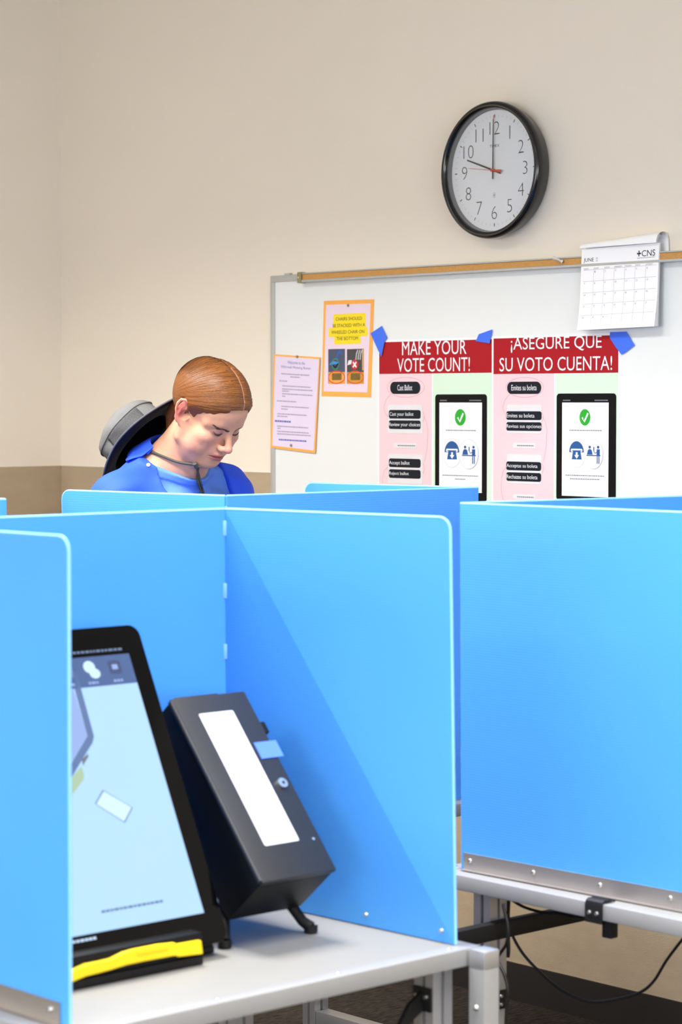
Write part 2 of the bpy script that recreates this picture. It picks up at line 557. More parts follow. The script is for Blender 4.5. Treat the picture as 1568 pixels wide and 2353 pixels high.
def voting_table(label, r0, r1, b0, b1, flip, near_in, back_in, side_in=0.05, posts=False, braces=(), low_bars=False):
    """b0 is the voter's side for a table that is not flipped. Local x along the row, y away from the voter."""
    w, d = r1 - r0, b1 - b0
    e = empty('voting_table', rb((r0 + r1) / 2, (b0 + b1) / 2, 0), ROOM + (math.pi if flip else 0), label, 'table', 'grey metal voting tables')
    hx, hy = w / 2, d / 2
    RW, RH = 0.034, 0.030
    box('tabletop', -hx + RW, hx - RW, -hy + RW, hy - RW, TZ - 0.022, TZ - 0.001, M_LAM, e, 0.001, label='pale grey laminate top')
    for y0, y1 in ((-hy, -hy + RW), (hy - RW, hy)):
        rl = box('edge_rail', -hx, hx, y0, y1, TZ - RH, TZ, M_RAIL, e, 0.003)
        for k in range(4):
            x = -hx + 0.06 + k * (w - 0.12) / 3
            bm = bmesh.new()
            bmesh.ops.create_uvsphere(bm, u_segments=10, v_segments=6, radius=0.0042)
            for v in bm.verts:
                v.co = Vector((v.co.x + x, v.co.y + (y0 + y1) / 2, max(v.co.z * 0.5, -0.001) + TZ))
            from_bm('screw', bm, M_STEEL, rl, 60)
    for x0, x1 in ((-hx, -hx + RW), (hx - RW, hx)):
        box('edge_rail', x0, x1, -hy + RW, hy - RW, TZ - RH, TZ, M_RAIL, e, 0.003)
    prof = extrusion_outline(0.0225)
    for lx in (-hx + side_in, hx - side_in):
        for ly in (-hy + near_in, hy - back_in):
            lg = prism('leg', [(lx + x, ly + y, 0.012) for x, y in prof], (0, 0, TZ - RH - 0.013), M_ALU, e)
            box('foot_pad', lx - 0.02, lx + 0.02, ly - 0.02, ly + 0.02, 0.0005, 0.0115, M_RUBBER, lg, 0.003)
        if not low_bars:
            continue
        box('side_stretcher', lx - 0.02, lx + 0.02, -hy + near_in + 0.0235, hy - back_in - 0.0235, 0.13, 0.17, M_ALU, e, 0.002)
        box('apron_bar', lx - 0.013, lx + 0.013, -hy + near_in + 0.0235, hy - back_in - 0.0235, 0.575, 0.615, M_ALU, e, 0.002)
    for sx in braces:                       # black gusset plate with two bolts and a flat diagonal brace
        lx = sx * (hx - side_in); ly = -hy + near_in
        x_in = lx - sx * 0.0235
        gp = box('gusset_plate', min(x_in, x_in - sx * 0.004), max(x_in, x_in - sx * 0.004), ly - 0.021, ly + 0.021, 0.655, 0.695, M_BLACKMETAL, e, 0.001)
        for yy in (-0.011, 0.011):
            bm = bmesh.new()
            bmesh.ops.create_cone(bm, cap_ends=True, segments=12, radius1=0.0045, radius2=0.0035, depth=0.004)
            bmesh.ops.transform(bm, matrix=Matrix.Translation((x_in - sx * 0.006, ly + yy, 0.68)) @ Matrix.Rotation(-sx * math.pi / 2, 4, 'Y'), verts=bm.verts)
            from_bm('bolt', bm, M_STEEL, gp, 40)
    if braces:                              # one bent flat bar from leg to leg
        xr_ = hx - side_in - 0.028; ly = -hy + near_in
        pts = [(xr_, 0.672), (xr_ - 0.03, 0.655), (xr_ - 0.13, 0.52), (xr_ - 0.26, 0.46)]
        pts = pts + [(-x, z) for x, z in reversed(pts)]
        prism('brace', [(x, ly - 0.004, z + 0.016) for x, z in pts] + [(x, ly - 0.004, z - 0.016) for x, z in reversed(pts)], (0, 0.008, 0), M_BLACKMETAL, e)
    if posts:
        for sx in (-1, 1):
            x = sx * (hx - 0.018)
            pb = box('corner_post', x - 0.018, x + 0.018, -hy - 0.042, -hy - 0.006, 0.0005, TZ, M_RAIL, e, 0.002)
            box('cap', x - 0.0185, x + 0.0185, -hy - 0.0425, -hy - 0.0055, TZ - 0.032, TZ + 0.0015, M_ALU, pb, 0.004)
            box('bracket', x - 0.016, x + 0.016, -hy - 0.006, -hy - 0.0003, TZ - 0.028, TZ - 0.002, M_RAIL, e, 0.001)
            bm = bmesh.new()
            bmesh.ops.create_uvsphere(bm, u_segments=12, v_segments=8, radius=0.006)
            bmesh.ops.transform(bm, matrix=Matrix.Translation((x - 0.018, -hy - 0.024, 0.665)), verts=bm.verts)
            from_bm('bolt', bm, M_STEEL, pb, 60)
    return e

t_front = voting_table('grey metal voting table with laminate top in the foreground under the touchscreen', 1.985, 2.853, 2.778, 3.412, False, 0.052, 0.066, 0.062, True, (1, -1))
t_right = voting_table('grey metal voting table at the right with cables hanging below its edge', 3.25, 4.11, 2.60, 3.31, False, 0.05, 0.12, 0.05, False, ())
t_far = voting_table('grey metal voting table in front of the young person', 3.10, 3.965, 3.805, 4.43, True, 0.05, 0.145, 0.055, False, (), True)
t_left = voting_table('grey metal voting table behind the blue panel at the left edge', 1.93, 2.79, 3.97, 4.60, True, 0.05, 0.12, 0.055, False, (), True)

# ================================================================== PRIVACY SCREENS
PT = 0.005      # sheet thickness
def sheet(parent, name, a_t, b_t, a_b, b_b, round_a=0.0, round_b=0.0, nibble=False):
    """Upright corrugated sheet between two top points and two bottom points (parent-local), rounded top corners."""
    W = (b_t - a_t).length; H = a_t.z - a_b.z
    st = []
    st.append((0, 0)); st.append((W, 0))
    if round_b:
        for k in range(7):
            a = math.radians(90 * k / 6)
            st.append((W - round_b + round_b * math.cos(a), H - round_b + round_b * math.sin(a)))
    elif nibble:                              # torn flute ends at the fold
        rng = random.Random(3)
        zz = H - 0.05
        for k in range(8):
            st.append((W + rng.uniform(-0.006, 0.002), zz + k * 0.006))
        st.append((W, H))
    else:
        st.append((W, H))
    if round_a:
        for k in range(7):
            a = math.radians(90 + 90 * k / 6)
            st.append((round_a + round_a * math.cos(a), H - round_a + round_a * math.sin(a)))
    else:
        st.append((0, H))
    n = (b_t - a_t).cross(Vector((0, 0, 1))).normalized() * PT / 2
    f, k_ = [], len(st)
    def P(s, t):
        u, v = s / W, t / H
        lo = a_b.lerp(b_b, u); hi = a_t.lerp(b_t, u)
        return lo.lerp(hi, v)
    # fine vertical division keeps a slight bow smooth
    vs = [P(s, t) + n for s, t in st] + [P(s, t) - n for s, t in st]
    faces = [list(range(k_)), list(range(2 * k_ - 1, k_ - 1, -1))]
    faces += [[i, i + k_, (i + 1) % k_ + k_, (i + 1) % k_] for i in range(k_)]
    o = obj(name, vs, faces, M_BLUE, parent)
    bm = bmesh.new(); bm.from_mesh(o.data)
    bmesh.ops.recalc_face_normals(bm, faces=bm.faces)
    bm.to_mesh(o.data); bm.free()
    # bead added along top and free side for the highlight; paler like cut edges
    path = [p for p in st[1 if round_b else 2:]] if round_b else [(W, H)] + st[st.index((W, H)) + 1:]
    if round_a:
        path = path + [(0, 0)]
    q = [P(s, t) for s, t in path]
    bm = bmesh.new(); bm_tube(bm, q, 0.0028, 8)
    from_bm('edge_bead', bm, M_BLUEEDGE, o, 60)
    return o

M_BLUEEDGE = mat('blue_edge', (124, 188, 250), 0.35, var=0.03)
def screw_on(parent, p, n, r=0.005, m=None):
    bm = bmesh.new()
    bmesh.ops.create_cone(bm, cap_ends=True, segments=14, radius1=r, radius2=r * 0.7, depth=r * 0.8)
    q = Vector((0, 0, 1)).rotation_difference(n)
    bmesh.ops.transform(bm, matrix=Matrix.Translation(p + n * (r * 0.4)) @ q.to_matrix().to_4x4(), verts=bm.verts)
    return from_bm('screw', bm, m or M_STEEL, parent, 40)

PTOP = 1.474
M_CLIP = mat('clear_blue_clip', (120, 180, 245), 0.3, var=0.03)
def privacy_screen(label, pts_top, pts_bot, clips=True, nibble=False):
    """pts: four (r, b) corners: end of left wing, left fold, right fold, end of right wing."""
    c0 = rb(*[sum(p[i] for p in pts_bot) / 4 for i in (0, 1)], TZ)
    e = empty('privacy_screen', c0, ROOM, label, 'privacy screen', 'blue folding privacy screens')
    inv = e.matrix_basis.inverted() if False else (Matrix.Translation(c0) @ Matrix.Rotation(ROOM, 4, 'Z')).inverted()
    t = [inv @ rb(r, b, PTOP) for r, b in pts_top]
    bo = [inv @ rb(r, b, TZ + 0.001) for r, b in pts_bot]
    g = 0.002
    def cut(a, b, d0, d1):
        v = (b - a).normalized()
        return a + v * d0, b - v * d1
    wl_t, wl_b = cut(t[0], t[1], 0, g), cut(bo[0], bo[1], 0, g)
    mid_t, mid_b = cut(t[1], t[2], g, g), cut(bo[1], bo[2], g, g)
    wr_t, wr_b = cut(t[2], t[3], g, 0), cut(bo[2], bo[3], g, 0)
    out = (t[1] - t[2]).normalized()
    pl = sheet(e, 'wing_panel', wl_t[0], wl_t[1], wl_b[0], wl_b[1], 0.022, 0)
    pm = sheet(e, 'back_panel', mid_t[0], mid_t[1], mid_b[0], mid_b[1], 0, 0, nibble)
    pr = sheet(e, 'wing_panel', wr_t[0], wr_t[1], wr_b[0], wr_b[1], 0, 0.022)
    # fixing strips: an angle outside each wing, screws right through
    for (a, b, sgn) in ((wl_b[0], wl_b[1], 1), (wr_b[1], wr_b[0], -1)):
        v = (b - a).normalized()
        n = out * sgn
        n = (n - v * n.dot(v)).normalized()
        L = (b - a).length
        p0 = a + v * 0.02 + n * (PT / 2 + 0.0005)
        p1 = a + v * (L - 0.008) + n * (PT / 2 + 0.0005)
        bm = bmesh.new()
        def slabp(q0, q1, w, dz0, dz1, wd):
            vs = [bm.verts.new(x) for x in (q0 + Vector((0, 0, dz0)), q1 + Vector((0, 0, dz0)), q1 + Vector((0, 0, dz1)), q0 + Vector((0, 0, dz1)))]
            vs2 = [bm.verts.new(x.co + wd * w) for x in vs]
            bm.faces.new(vs); bm.faces.new(vs2[::-1])
            for i in range(4):
                bm.faces.new([vs[i], vs[(i + 1) % 4], vs2[(i + 1) % 4], vs2[i]])
        slabp(p0, p1, 0.002, 0.0015, 0.033, n)
        slabp(p0, p1, 0.012, 0.0, 0.0015, n)
        br = from_bm('fixing_angle', bm, M_ALUP, e, label='brushed aluminium strip')
        for f in ([L - 0.025 - 0.163 * k for k in range(4)] if sgn > 0 else [0.03 + 0.178 * k for k in range(3)]):
            pp = a + v * (f + 0.0) + Vector((0, 0, 0.019))
            screw_on(br, pp + n * (PT / 2 + 0.0025), n)
            screw_on(br, pp - n * (PT / 2), -n, 0.0045)
    if clips:
        for fold, top in ((1, t[1]), (2, t[2])):
            inn = ((t[2] - t[1]).normalized() if fold == 1 else (t[1] - t[2]).normalized())
            bk = ((t[0] if fold == 1 else t[3]) - t[fold]).normalized()
            for dz in (0.035, 0.150, 0.262, 0.375, 0.49, 0.60):
                b_, t_ = bo[fold], t[fold]
                c = t_.lerp(b_, dz / (PTOP - TZ)) + (inn + bk) * 0.004
                pts = []
                bm = bmesh.new()
                mt = Matrix.Translation(c) @ Matrix.Rotation(math.atan2((inn + bk).y, (inn + bk).x), 4, 'Z')
                bm_box(bm, -0.003, 0.001, -0.006, 0.006, -0.014, 0.014, 0.001, mt)
                for k in range(6):        # cut flute ends left standing in the fold
                    bm_box(bm, -0.0068, -0.0035, -0.0022, 0.0022, -0.014 + k * 0.0052, -0.0120 + k * 0.0052, 0, mt)
                from_bm('hinge_clip', bm, M_CLIP, e, 40)
    return e

s_front = privacy_screen('blue folding privacy screen around the large touchscreen and paper printer',
    [(2.050, 2.835), (2.040, 3.375), (2.797, 3.382), (2.867, 2.868)],
    [(2.032, 2.812), (2.030, 3.372), (2.797, 3.378), (2.823, 2.809)])
s_right = privacy_screen('blue folding privacy screen at the right edge, plain outside panel facing the camera',
    [(3.311, 2.655), (3.289, 3.263), (4.035, 3.170), (4.06, 2.70)],
    [(3.318, 2.655), (3.298, 3.266), (4.035, 3.20), (4.06, 2.70)])
s_far = privacy_screen('blue folding privacy screen standing in front of the young person in blue',
    [(3.845, 4.342), (3.922, 3.832), (3.187, 3.850), (3.123, 4.342)],
    [(3.87, 4.342), (3.915, 3.845), (3.180, 3.850), (3.15, 4.342)], nibble=False)
s_left = privacy_screen('blue folding privacy screen of which only a corner shows at the left edge',
    [(2.72, 4.53), (2.746, 4.011), (2.00, 4.02), (1.97, 4.53)],
    [(2.72, 4.53), (2.746, 4.014), (2.00, 4.02), (1.97, 4.53)])

# ================================================================== TOUCHSCREEN VOTING MACHINE
RRr = Matrix.Rotation(ROOM, 4, 'Z')
AT = math.radians(26.0)
M_SCR = mat('screen_light', (170, 211, 252), 0.25, spec=0.5, var=0.02, scale=3, emit=1.0, lit_only=True)
M_SCRBAR = mat('screen_header', (62, 98, 158), 0.25, var=0.1, scale=30, emit=0.8, lit_only=True)
M_SCRDK = mat('screen_dark_blue', (84, 116, 168), 0.3, var=0.1, scale=12, emit=0.85, lit_only=True)
M_SCRMID = mat('screen_lilac', (150, 178, 236), 0.3, emit=0.85, lit_only=True)
M_SCRW = mat('screen_white', (205, 238, 255), 0.3, emit=0.95, lit_only=True)
M_SCRTXT = mat('screen_text', (88, 120, 160), 0.4, emit=0.8, lit_only=True)
M_SCRGRN = mat('screen_green', (170, 200, 160), 0.4, emit=0.85, lit_only=True)
SBR = (2.4586, 3.03, 0.832)           # lower right corner of the lit area (r, b, z)
SW, SH = 0.274, 0.476
mt = Matrix.Translation(rb(SBR[0] - SW / 2, SBR[1], SBR[2])) @ RRr @ Matrix.Rotation(-AT, 4, 'X')
# local: x right, y into the machine, z up along the glass
base_m = Matrix.Translation(rb(SBR[0] - SW / 2, 3.08, TZ)) @ RRr
machine = empty('voting_machine', None, 0, 'tall black touchscreen voting machine with a lit pale blue screen', 'voting machine', mtx=base_m)
REL = base_m.inverted() @ mt
SF = Frame(mt)
def mpart(o):
    o.parent = machine
    o.matrix_basis = REL
    return o
BZ = 0.036
hx = SW / 2 + BZ
out = []
z0, z1 = -0.052, SH + 0.034
for cx, cz, a0 in ((hx - 0.02, z0 + 0.02, -90), (hx - 0.02, z1 - 0.02, 0), (-hx + 0.02, z1 - 0.02, 90), (-hx + 0.02, z0 + 0.02, 180)):
    for k in range(7):
        a = math.radians(a0 + 15 * k)
        out.append((cx + 0.02 * math.cos(a), 0.0, cz + 0.02 * math.sin(a)))
mpart(prism('housing', [(x, 0.0012, z) for x, y, z in out], (0, 0.034, 0), M_BLACKPL, None, 40))
mpart(prism('front_glass', [(x * 0.995, -0.001, SH / 2 + (z - SH / 2) * 0.995) for x, y, z in out], (0, 0.0018, 0), M_GLASSBLK, None, 40))
box('rear_block', -0.11, 0.11, 0.036, 0.075, 0.03, 0.33, M_SIDEBLK, None, 0.008)
mpart(bpy.context.scene.objects['rear_block'])
scr = mpart(quad('screen', -SW / 2, SW / 2, 0, SH, -0.0016, M_SCR, None, label='pale blue lit display'))
def sp(x, y):
    p = SF.px(x, y, -0.0016)
    return p.x, p.z
def scr_part(o):
    o.parent = scr
    return o
# header bar, icons
scr_part(quad('header_bar', -SW / 2, SW / 2, 0.405, 0.458, -0.0019, M_SCRBAR, None))
scr_part(quad('status_bar', -SW / 2, SW / 2, 0.458, SH, -0.0019, M_GLASSBLK, None))
def greek(name, x0, x1, zc, h, y, m, parent, seed=1, word=(2.0, 5.0), gap=0.8, fn=None):
    """A line of print too small to read: a row of word-long dashes."""
    rng = random.Random(seed)
    vs, fs = [], []
    x = x0
    while x < x1 - h * 0.5:
        w = min(h * rng.uniform(*word), x1 - x)
        i = len(vs)
        vs += [Vector((x, y, zc - h / 2)), Vector((x + w, y, zc - h / 2)), Vector((x + w, y, zc + h / 2)), Vector((x, y, zc + h / 2))]
        fs.append([i, i + 1, i + 2, i + 3])
        x += w + h * gap
    if fn:
        vs = [fn(v) for v in vs]
    return obj(name, vs, fs, m, parent)
scr_part(greek('status_text', 0.015, SW / 2 - 0.012, 0.467, 0.004, -0.0021, M_SCRTXT, None, 3, (1, 2.4), 0.5))
for i, xx in enumerate((-0.09, -0.045, 0.0, 0.048, 0.100)):
    if i == 3:
        scr_part(poly('header_icon', ell(xx, 0.440, 0.012, 0.011, 16), -0.0021, M_SCRW, None))
        scr_part(poly('header_icon', ell(xx + 0.008, 0.428, 0.011, 0.009, 16), -0.0022, M_SCRW, None))
    else:
        scr_part(quad('header_icon', xx - 0.013, xx + 0.013, 0.424, 0.448, -0.0021, M_SCRTXT if i != 4 else mat('screen_navy', (36, 66, 116), 0.3, emit=0.8, lit_only=True), None, rad=0.004))
        scr_part(quad('header_icon', xx - 0.006, xx + 0.006, 0.432, 0.441, -0.0022, M_SCRMID, None, rad=0.002))
    scr_part(greek('icon_caption', xx - 0.010, xx + 0.010, 0.412, 0.004, -0.0021, M_SCRMID, None, 5 + i, (1, 2), 0.4))
# picture of a tablet lying askew with a card under it
def spoly(name, pxs, y, m):
    return scr_part(poly(name, [sp(*p) for p in pxs], y, m, None))
L = -SW / 2 + 0.0005
def clip_left(pts):
    return [(max(x, L), z) for x, z in pts]
dk = [sp(*p) for p in ((166, 1545), (176, 1545), (216, 1692), (213, 1706), (160, 1794), (160, 1762), (201, 1691), (166, 1565))]
scr_part(poly('tablet_drawing', clip_left(dk), -0.0019, M_SCRDK, None))
scr_part(poly('tablet_drawing_face', clip_left([sp(*p) for p in ((150, 1545), (166, 1575), (201, 1690), (166, 1752), (150, 1760))]), -0.0018, M_SCRMID, None))
spoly('tablet_drawing_slot', ((188, 1746), (202, 1731), (203, 1739), (190, 1760)), -0.0021, mat('screen_grey', (96, 104, 112), 0.4, emit=0.8, lit_only=True))
scr_part(poly('card_drawing', clip_left([sp(*p) for p in ((160, 1792), (187, 1760), (194, 1780), (192, 1792), (162, 1832))]), -0.0020, M_SCRGRN, None))
cardpx = ((218, 1847), (236, 1815), (305, 1856), (287, 1891))
spoly('blank_card_edge', cardpx, -0.0019, M_SCRDK)
cc = [sp(*p) for p in cardpx]
cx = sum(p[0] for p in cc) / 4; cz = sum(p[1] for p in cc) / 4
scr_part(poly('blank_card_drawing', [(cx + (x - cx) * 0.93, cz + (z - cz) * 0.92) for x, z in cc], -0.0021, M_SCRW, None))
a_, b_ = sp(233, 2096), sp(374, 2070)
scr_part(greek('footer_text', a_[0], b_[0], (a_[1] + b_[1]) / 2, 0.0042, -0.0019, M_SCRTXT, None, 9, (1.2, 2.6), 0.35))
a_ = sp(165, 2158)
g2 = greek('device_text', -SW / 2 + 0.006, -SW / 2 + 0.055, -0.008, 0.004, -0.0016, mat('bezel_text', (150, 170, 190), 0.4), None, 11, (1, 2), 0.4)
mpart(g2)
# stand, card reader with the yellow lip
box('stand_foot', -0.165, 0.165, -0.045, 0.10, 0.0, 0.014, M_SIDEBLK, machine, 0.004)
box('stand_neck', -0.07, 0.07, 0.055, 0.095, 0.014, 0.20, M_SIDEBLK, machine, 0.006)
cr_m = base_m
lipF = Frame(Matrix.Translation(rb(SBR[0] - SW / 2, 2.985, TZ)) @ RRr)
top = [(1400, 940), (1390, 938), (1232, 966), (1215, 955), (1100, 968), (1000, 988), (930, 1002), (860, 1022), (770, 1066), (690, 1085), (600, 1102), (510, 1142)]
bot = [(500, 1232), (600, 1190), (690, 1168), (770, 1146), (880, 1112), (1000, 1086), (1220, 1046), (1242, 1055), (1412, 1034)]
pts = []
for zx, zy in top + bot:
    p = lipF.px(zx * 0.3316, 1850 + zy * 0.3316)
    pts.append((p.x, p.z))
# carry the lip on to the hidden left end
xm = min(p[0] for p in pts)
ipos = len(top)
zt, zb = pts[ipos - 1][1], pts[ipos][1]
pts = pts[:ipos] + [(xm - 0.035, zt - 0.004), (xm - 0.06, zt - 0.012), (xm - 0.06, zb + 0.003), (xm - 0.03, zb)] + pts[ipos:]
dB = lipF.m.inverted() @ base_m
lip = prism('card_tray', [(x, -0.095, z) for x, z in pts], (0, 0.022, 0), M_YELLOW, machine, 30, label='bright yellow card tray lip')
bv = lip.modifiers.new('soft_edges', 'BEVEL'); bv.width = 0.006; bv.segments = 3; bv.limit_method = 'ANGLE'; bv.angle_limit = math.radians(50)
gro = [lipF.px(zx * 0.3316, 1850 + zy * 0.3316) for zx, zy in ((950, 1035), (1160, 996), (1165, 1008), (955, 1048))]
poly('card_slot', [(p.x, p.z) for p in gro], -0.0955, mat('yellow_slot', (205, 172, 8), 0.5), lip)
xs = [p[0] for p in pts]
box('card_reader', min(xs) - 0.004, max(xs) + 0.004, -0.088, -0.03, 0.0142, 0.052, M_SIDEBLK, machine, 0.004)
box('card_reader_foot', min(xs) + 0.004, max(xs) + 0.002, -0.092, -0.046, 0.0, 0.0142, M_SIDEBLK, machine, 0.002)

# ================================================================== PAPER TRAIL PRINTER
AP = math.radians(40.7)
PW, PL, PD = 0.163, 0.371, 0.115
pm_ = Matrix.Translation(rb(2.54 + PW / 2, 2.98, 0.875)) @ RRr @ Matrix.Rotation(-AP, 4, 'X')
pb_m = Matrix.Translation(rb(2.54 + PW / 2, 3.06, TZ)) @ RRr
printer = empty('paper_printer', None, 0, 'black slanted printer box with a long white paper window', 'printer', mtx=pb_m)
PREL = pb_m.inverted() @ pm_
PF = Frame(pm_)
def ppart(o):
    o.parent = printer
    o.matrix_basis = PREL
    return o
ppart(box('body', -PW / 2, PW / 2, 0.004, PD, 0, PL, M_SIDEBLK, None, 0.006))
lid = ppart(box('lid', -PW / 2 - 0.001, PW / 2 + 0.001, -0.008, 0.0035, -0.001, PL + 0.001, M_BOXBLK, None, 0.004, label='dark grey hinged lid'))
tube_ = tube('hinge_rod', [(-PW / 2 - 0.001, -0.003, 0.004), (-PW / 2 - 0.001, -0.003, PL - 0.004)], 0.005, M_BOXBLK, None, 12)
ppart(tube_)
def pp(x, y):
    p = PF.px(x, y, -0.008)
    return p.x, p.z
win = [pp(*p) for p in ((458, 1641), (536, 1632), (687, 1932), (607, 1944))]
xa = (win[0][0] + win[3][0]) / 2; xb = (win[1][0] + win[2][0]) / 2
za = (win[2][1] + win[3][1]) / 2; zb = (win[0][1] + win[1][1]) / 2
w_ = quad('paper_window', xa, xb, za, zb, -0.0084, mat('printer_paper', (196, 198, 206), 0.35, var=0.02, coat=0.3), lid, rad=0.003, label='long white paper window')
lx, lz = pp(648, 1801)
def cyl_y(name, x, z, y0, y1, r, m, parent, seg=24):
    return prism(name, [(x + r * math.cos(2 * math.pi * k / seg), y0, z + r * math.sin(2 * math.pi * k / seg)) for k in range(seg)], (0, y1 - y0, 0), m, parent, 40)
lk = cyl_y('lock', lx, lz, -0.0125, -0.0081, 0.0095, M_STEEL, lid)
cyl_y('keyhole', lx + 0.001, lz, -0.0129, -0.0126, 0.003, M_BLACKMETAL, lk)
sx_, sz_ = pp(720, 1928)
cyl_y('lid_screw', sx_, sz_, -0.0095, -0.0081, 0.0028, M_STEEL, lid, 12)
q0, q1 = pp(588, 1707), pp(604, 1744)
tp = box('tape_strip', (q0[0] + q1[0]) / 2 - 0.004, PW / 2 + 0.012, -0.0092, -0.0086, q1[1], q0[1], mat('blue_tape_a', (72, 112, 250), 0.5), lid, label='strip of blue tape over the lid edge')
hx_, hz_ = pp(600, 1667)
hs = box('hasp', PW / 2 + 0.0005, PW / 2 + 0.016, -0.002, 0.008, hz_ - 0.012, hz_ + 0.012, M_SIDEBLK, None, 0.003)
ppart(hs)
ppart(box('top_lip', -PW / 2 + 0.012, PW / 2 - 0.055, -0.003, 0.01, PL + 0.0008, PL + 0.005, M_BOXBLK, None, 0.001))
for f_px in ((715, 2143), (517, 2178)):
    f0 = pb_m.inverted() @ atz(f_px[0], f_px[1], TZ)
    topp = Vector((max(-PW / 2 + 0.02, min(PW / 2 - 0.02, f0.x)), f0.y + 0.045, 0.062))
    ft = tube('leg', [f0 + Vector((0, 0, 0.009)), f0 + (topp - f0) * 0.3, topp, topp + (topp - f0).normalized() * 0.012], [0.0105, 0.0095, 0.0095, 0.0095], M_RUBBER, printer, 14)
    tube('leg_tip', [f0 + Vector((0, 0, 0.0005)), f0 + Vector((0, 0.001, 0.012))], [0.0115, 0.0125], M_RUBBER, ft, 14)

# ================================================================== BAR, CLAMP AND CABLES UNDER THE RIGHT TABLE
bar = box('cable_tray', -0.62, 0.52, -0.012, 0.012, -0.016, 0.016, M_BLACKMETAL, None, 0.002)
bar.location = rb(3.55, 3.155, 0.66); bar.rotation_euler = (0, 0, ROOM)
tag(bar, 'black metal bar running under the right table', 'metal bar')
cl = empty('edge_clamp', rb(3.25, 3.0, TZ), ROOM, 'black bent metal clamp with two bolts on the right table edge', 'clamp')
pc = atz(1400, 2068, TZ); r_, b_c = to_rb(pc)
cl.location = rb(3.25, b_c, TZ)
prof = [(-0.0045, -0.036), (-0.0045, -0.004), (-0.002, 0.003), (0.004, 0.0065), (0.02, 0.0065), (0.034, 0.0025)]
inner = [(0.034, 0.0003), (0.02, 0.0032), (0.005, 0.0032), (0.0, 0.0008), (-0.0005, -0.002), (-0.0005, -0.036)]
prism('strap', [(x, -0.02, z) for x, z in prof + inner], (0, 0.04, 0), M_BLACKMETAL, cl, 30)
for yy in (-0.009, 0.009):
    bm = bmesh.new()
    bmesh.ops.create_cone(bm, cap_ends=True, segments=14, radius1=0.0042, radius2=0.0032, depth=0.003)
    bmesh.ops.transform(bm, matrix=Matrix.Translation((-0.006, yy, -0.018)) @ Matrix.Rotation(-math.pi / 2, 4, 'Y'), verts=bm.verts)
    from_bm('bolt', bm, M_STEEL, cl, 40)
box('drop_block', 0.006, 0.026, -0.034, -0.012, -0.062, -0.0305, M_BLACKMETAL, cl, 0.002)

def cable(label, pxs, r, rad=0.0032):
    P = [at_r(x, y, r) for x, y in pxs]
    o = tube('power_cable', spline(P, 8), rad, M_CABLE, None, 8)
    return tag(o, label, 'cable', 'black cables under the right table')
def z3(pts):
    return [(1000 + x * 0.3623, 1750 + y * 0.3623) for x, y in pts]
cable('thin black cable looping low along the baseboard under the right table', z3([(380, 830), (420, 930), (455, 1010), (500, 1120), (560, 1220), (650, 1320), (760, 1420), (880, 1490), (1000, 1525), (1150, 1508), (1300, 1465), (1390, 1390), (1470, 1260), (1568, 1130), (1640, 1040)]), 3.42, 0.003)
cable('thin black cable sagging from the right table leg to the clamp', z3([(440, 800), (470, 860), (560, 920), (680, 955), (800, 968), (900, 985), (1000, 985), (1070, 960)]), 3.36, 0.003)
cable('black cable running down the right table leg behind the corner post', z3([(432, 900), (440, 940), (462, 1040), (455, 1150), (400, 1250), (440, 1350), (462, 1450), (455, 1560), (450, 1680), (452, 1760)]), 3.235, 0.0032)
kp = z3([(472, 800), (462, 1000), (466, 1180), (462, 1240)])
cable('short black cable hanging straight beside the right table leg', kp, 3.34, 0.004)
# gusset on the right table's leg, low
g = box('leg_bracket', -0.003, 0.003, -0.02, 0.02, -0.018, 0.018, M_BLACKMETAL, None, 0.001)
g.parent = t_right
lloc = Vector((-(0.86 / 2) + 0.05, 0.355 - 0.12, 0))
g.location = (lloc.x, lloc.y - 0.0265, 0.52); g.rotation_euler = (0, 0, math.pi / 2)
for dz in (-0.008, 0.008):
    bm = bmesh.new()
    bmesh.ops.create_cone(bm, cap_ends=True, segments=12, radius1=0.004, radius2=0.003, depth=0.003)
    bmesh.ops.transform(bm, matrix=Matrix.Translation((-0.0045, 0, dz)) @ Matrix.Rotation(-math.pi / 2, 4, 'Y'), verts=bm.verts)
    from_bm('bolt', bm, M_STEEL, g, 40)

# ================================================================== THINGS ON THE WHITEBOARD WALL
def wall_thing(name, px, py, label, cat, group=None, off=0.0):
    """Empty on the wall at a pixel; children use wall-local coordinates (x right, y into the wall, z up)."""
    p = WALLF.px(px, py, -off)
    e = empty(name, WALLF.m @ p, WROT, label, cat, group)
    e['_o'] = (p.x, p.y, p.z)
    return e
class Spot:
    def __init__(self, e, off=0.0):
        self.o = Vector(e['_o']); del e['_o']
        self.off = off
    def p(self, x, y, off=None):
        q = WALLF.px(x, y, -(self.off if off is None else off)) - self.o
        return q.x, q.z
    def rect(self, x0, y0, x1, y1):
        xm, ym = (x0 + x1) / 2, (y0 + y1) / 2
        return self.p(x0, ym)[0], self.p(x1, ym)[0], self.p(xm, y1)[1], self.p(xm, y0)[1]

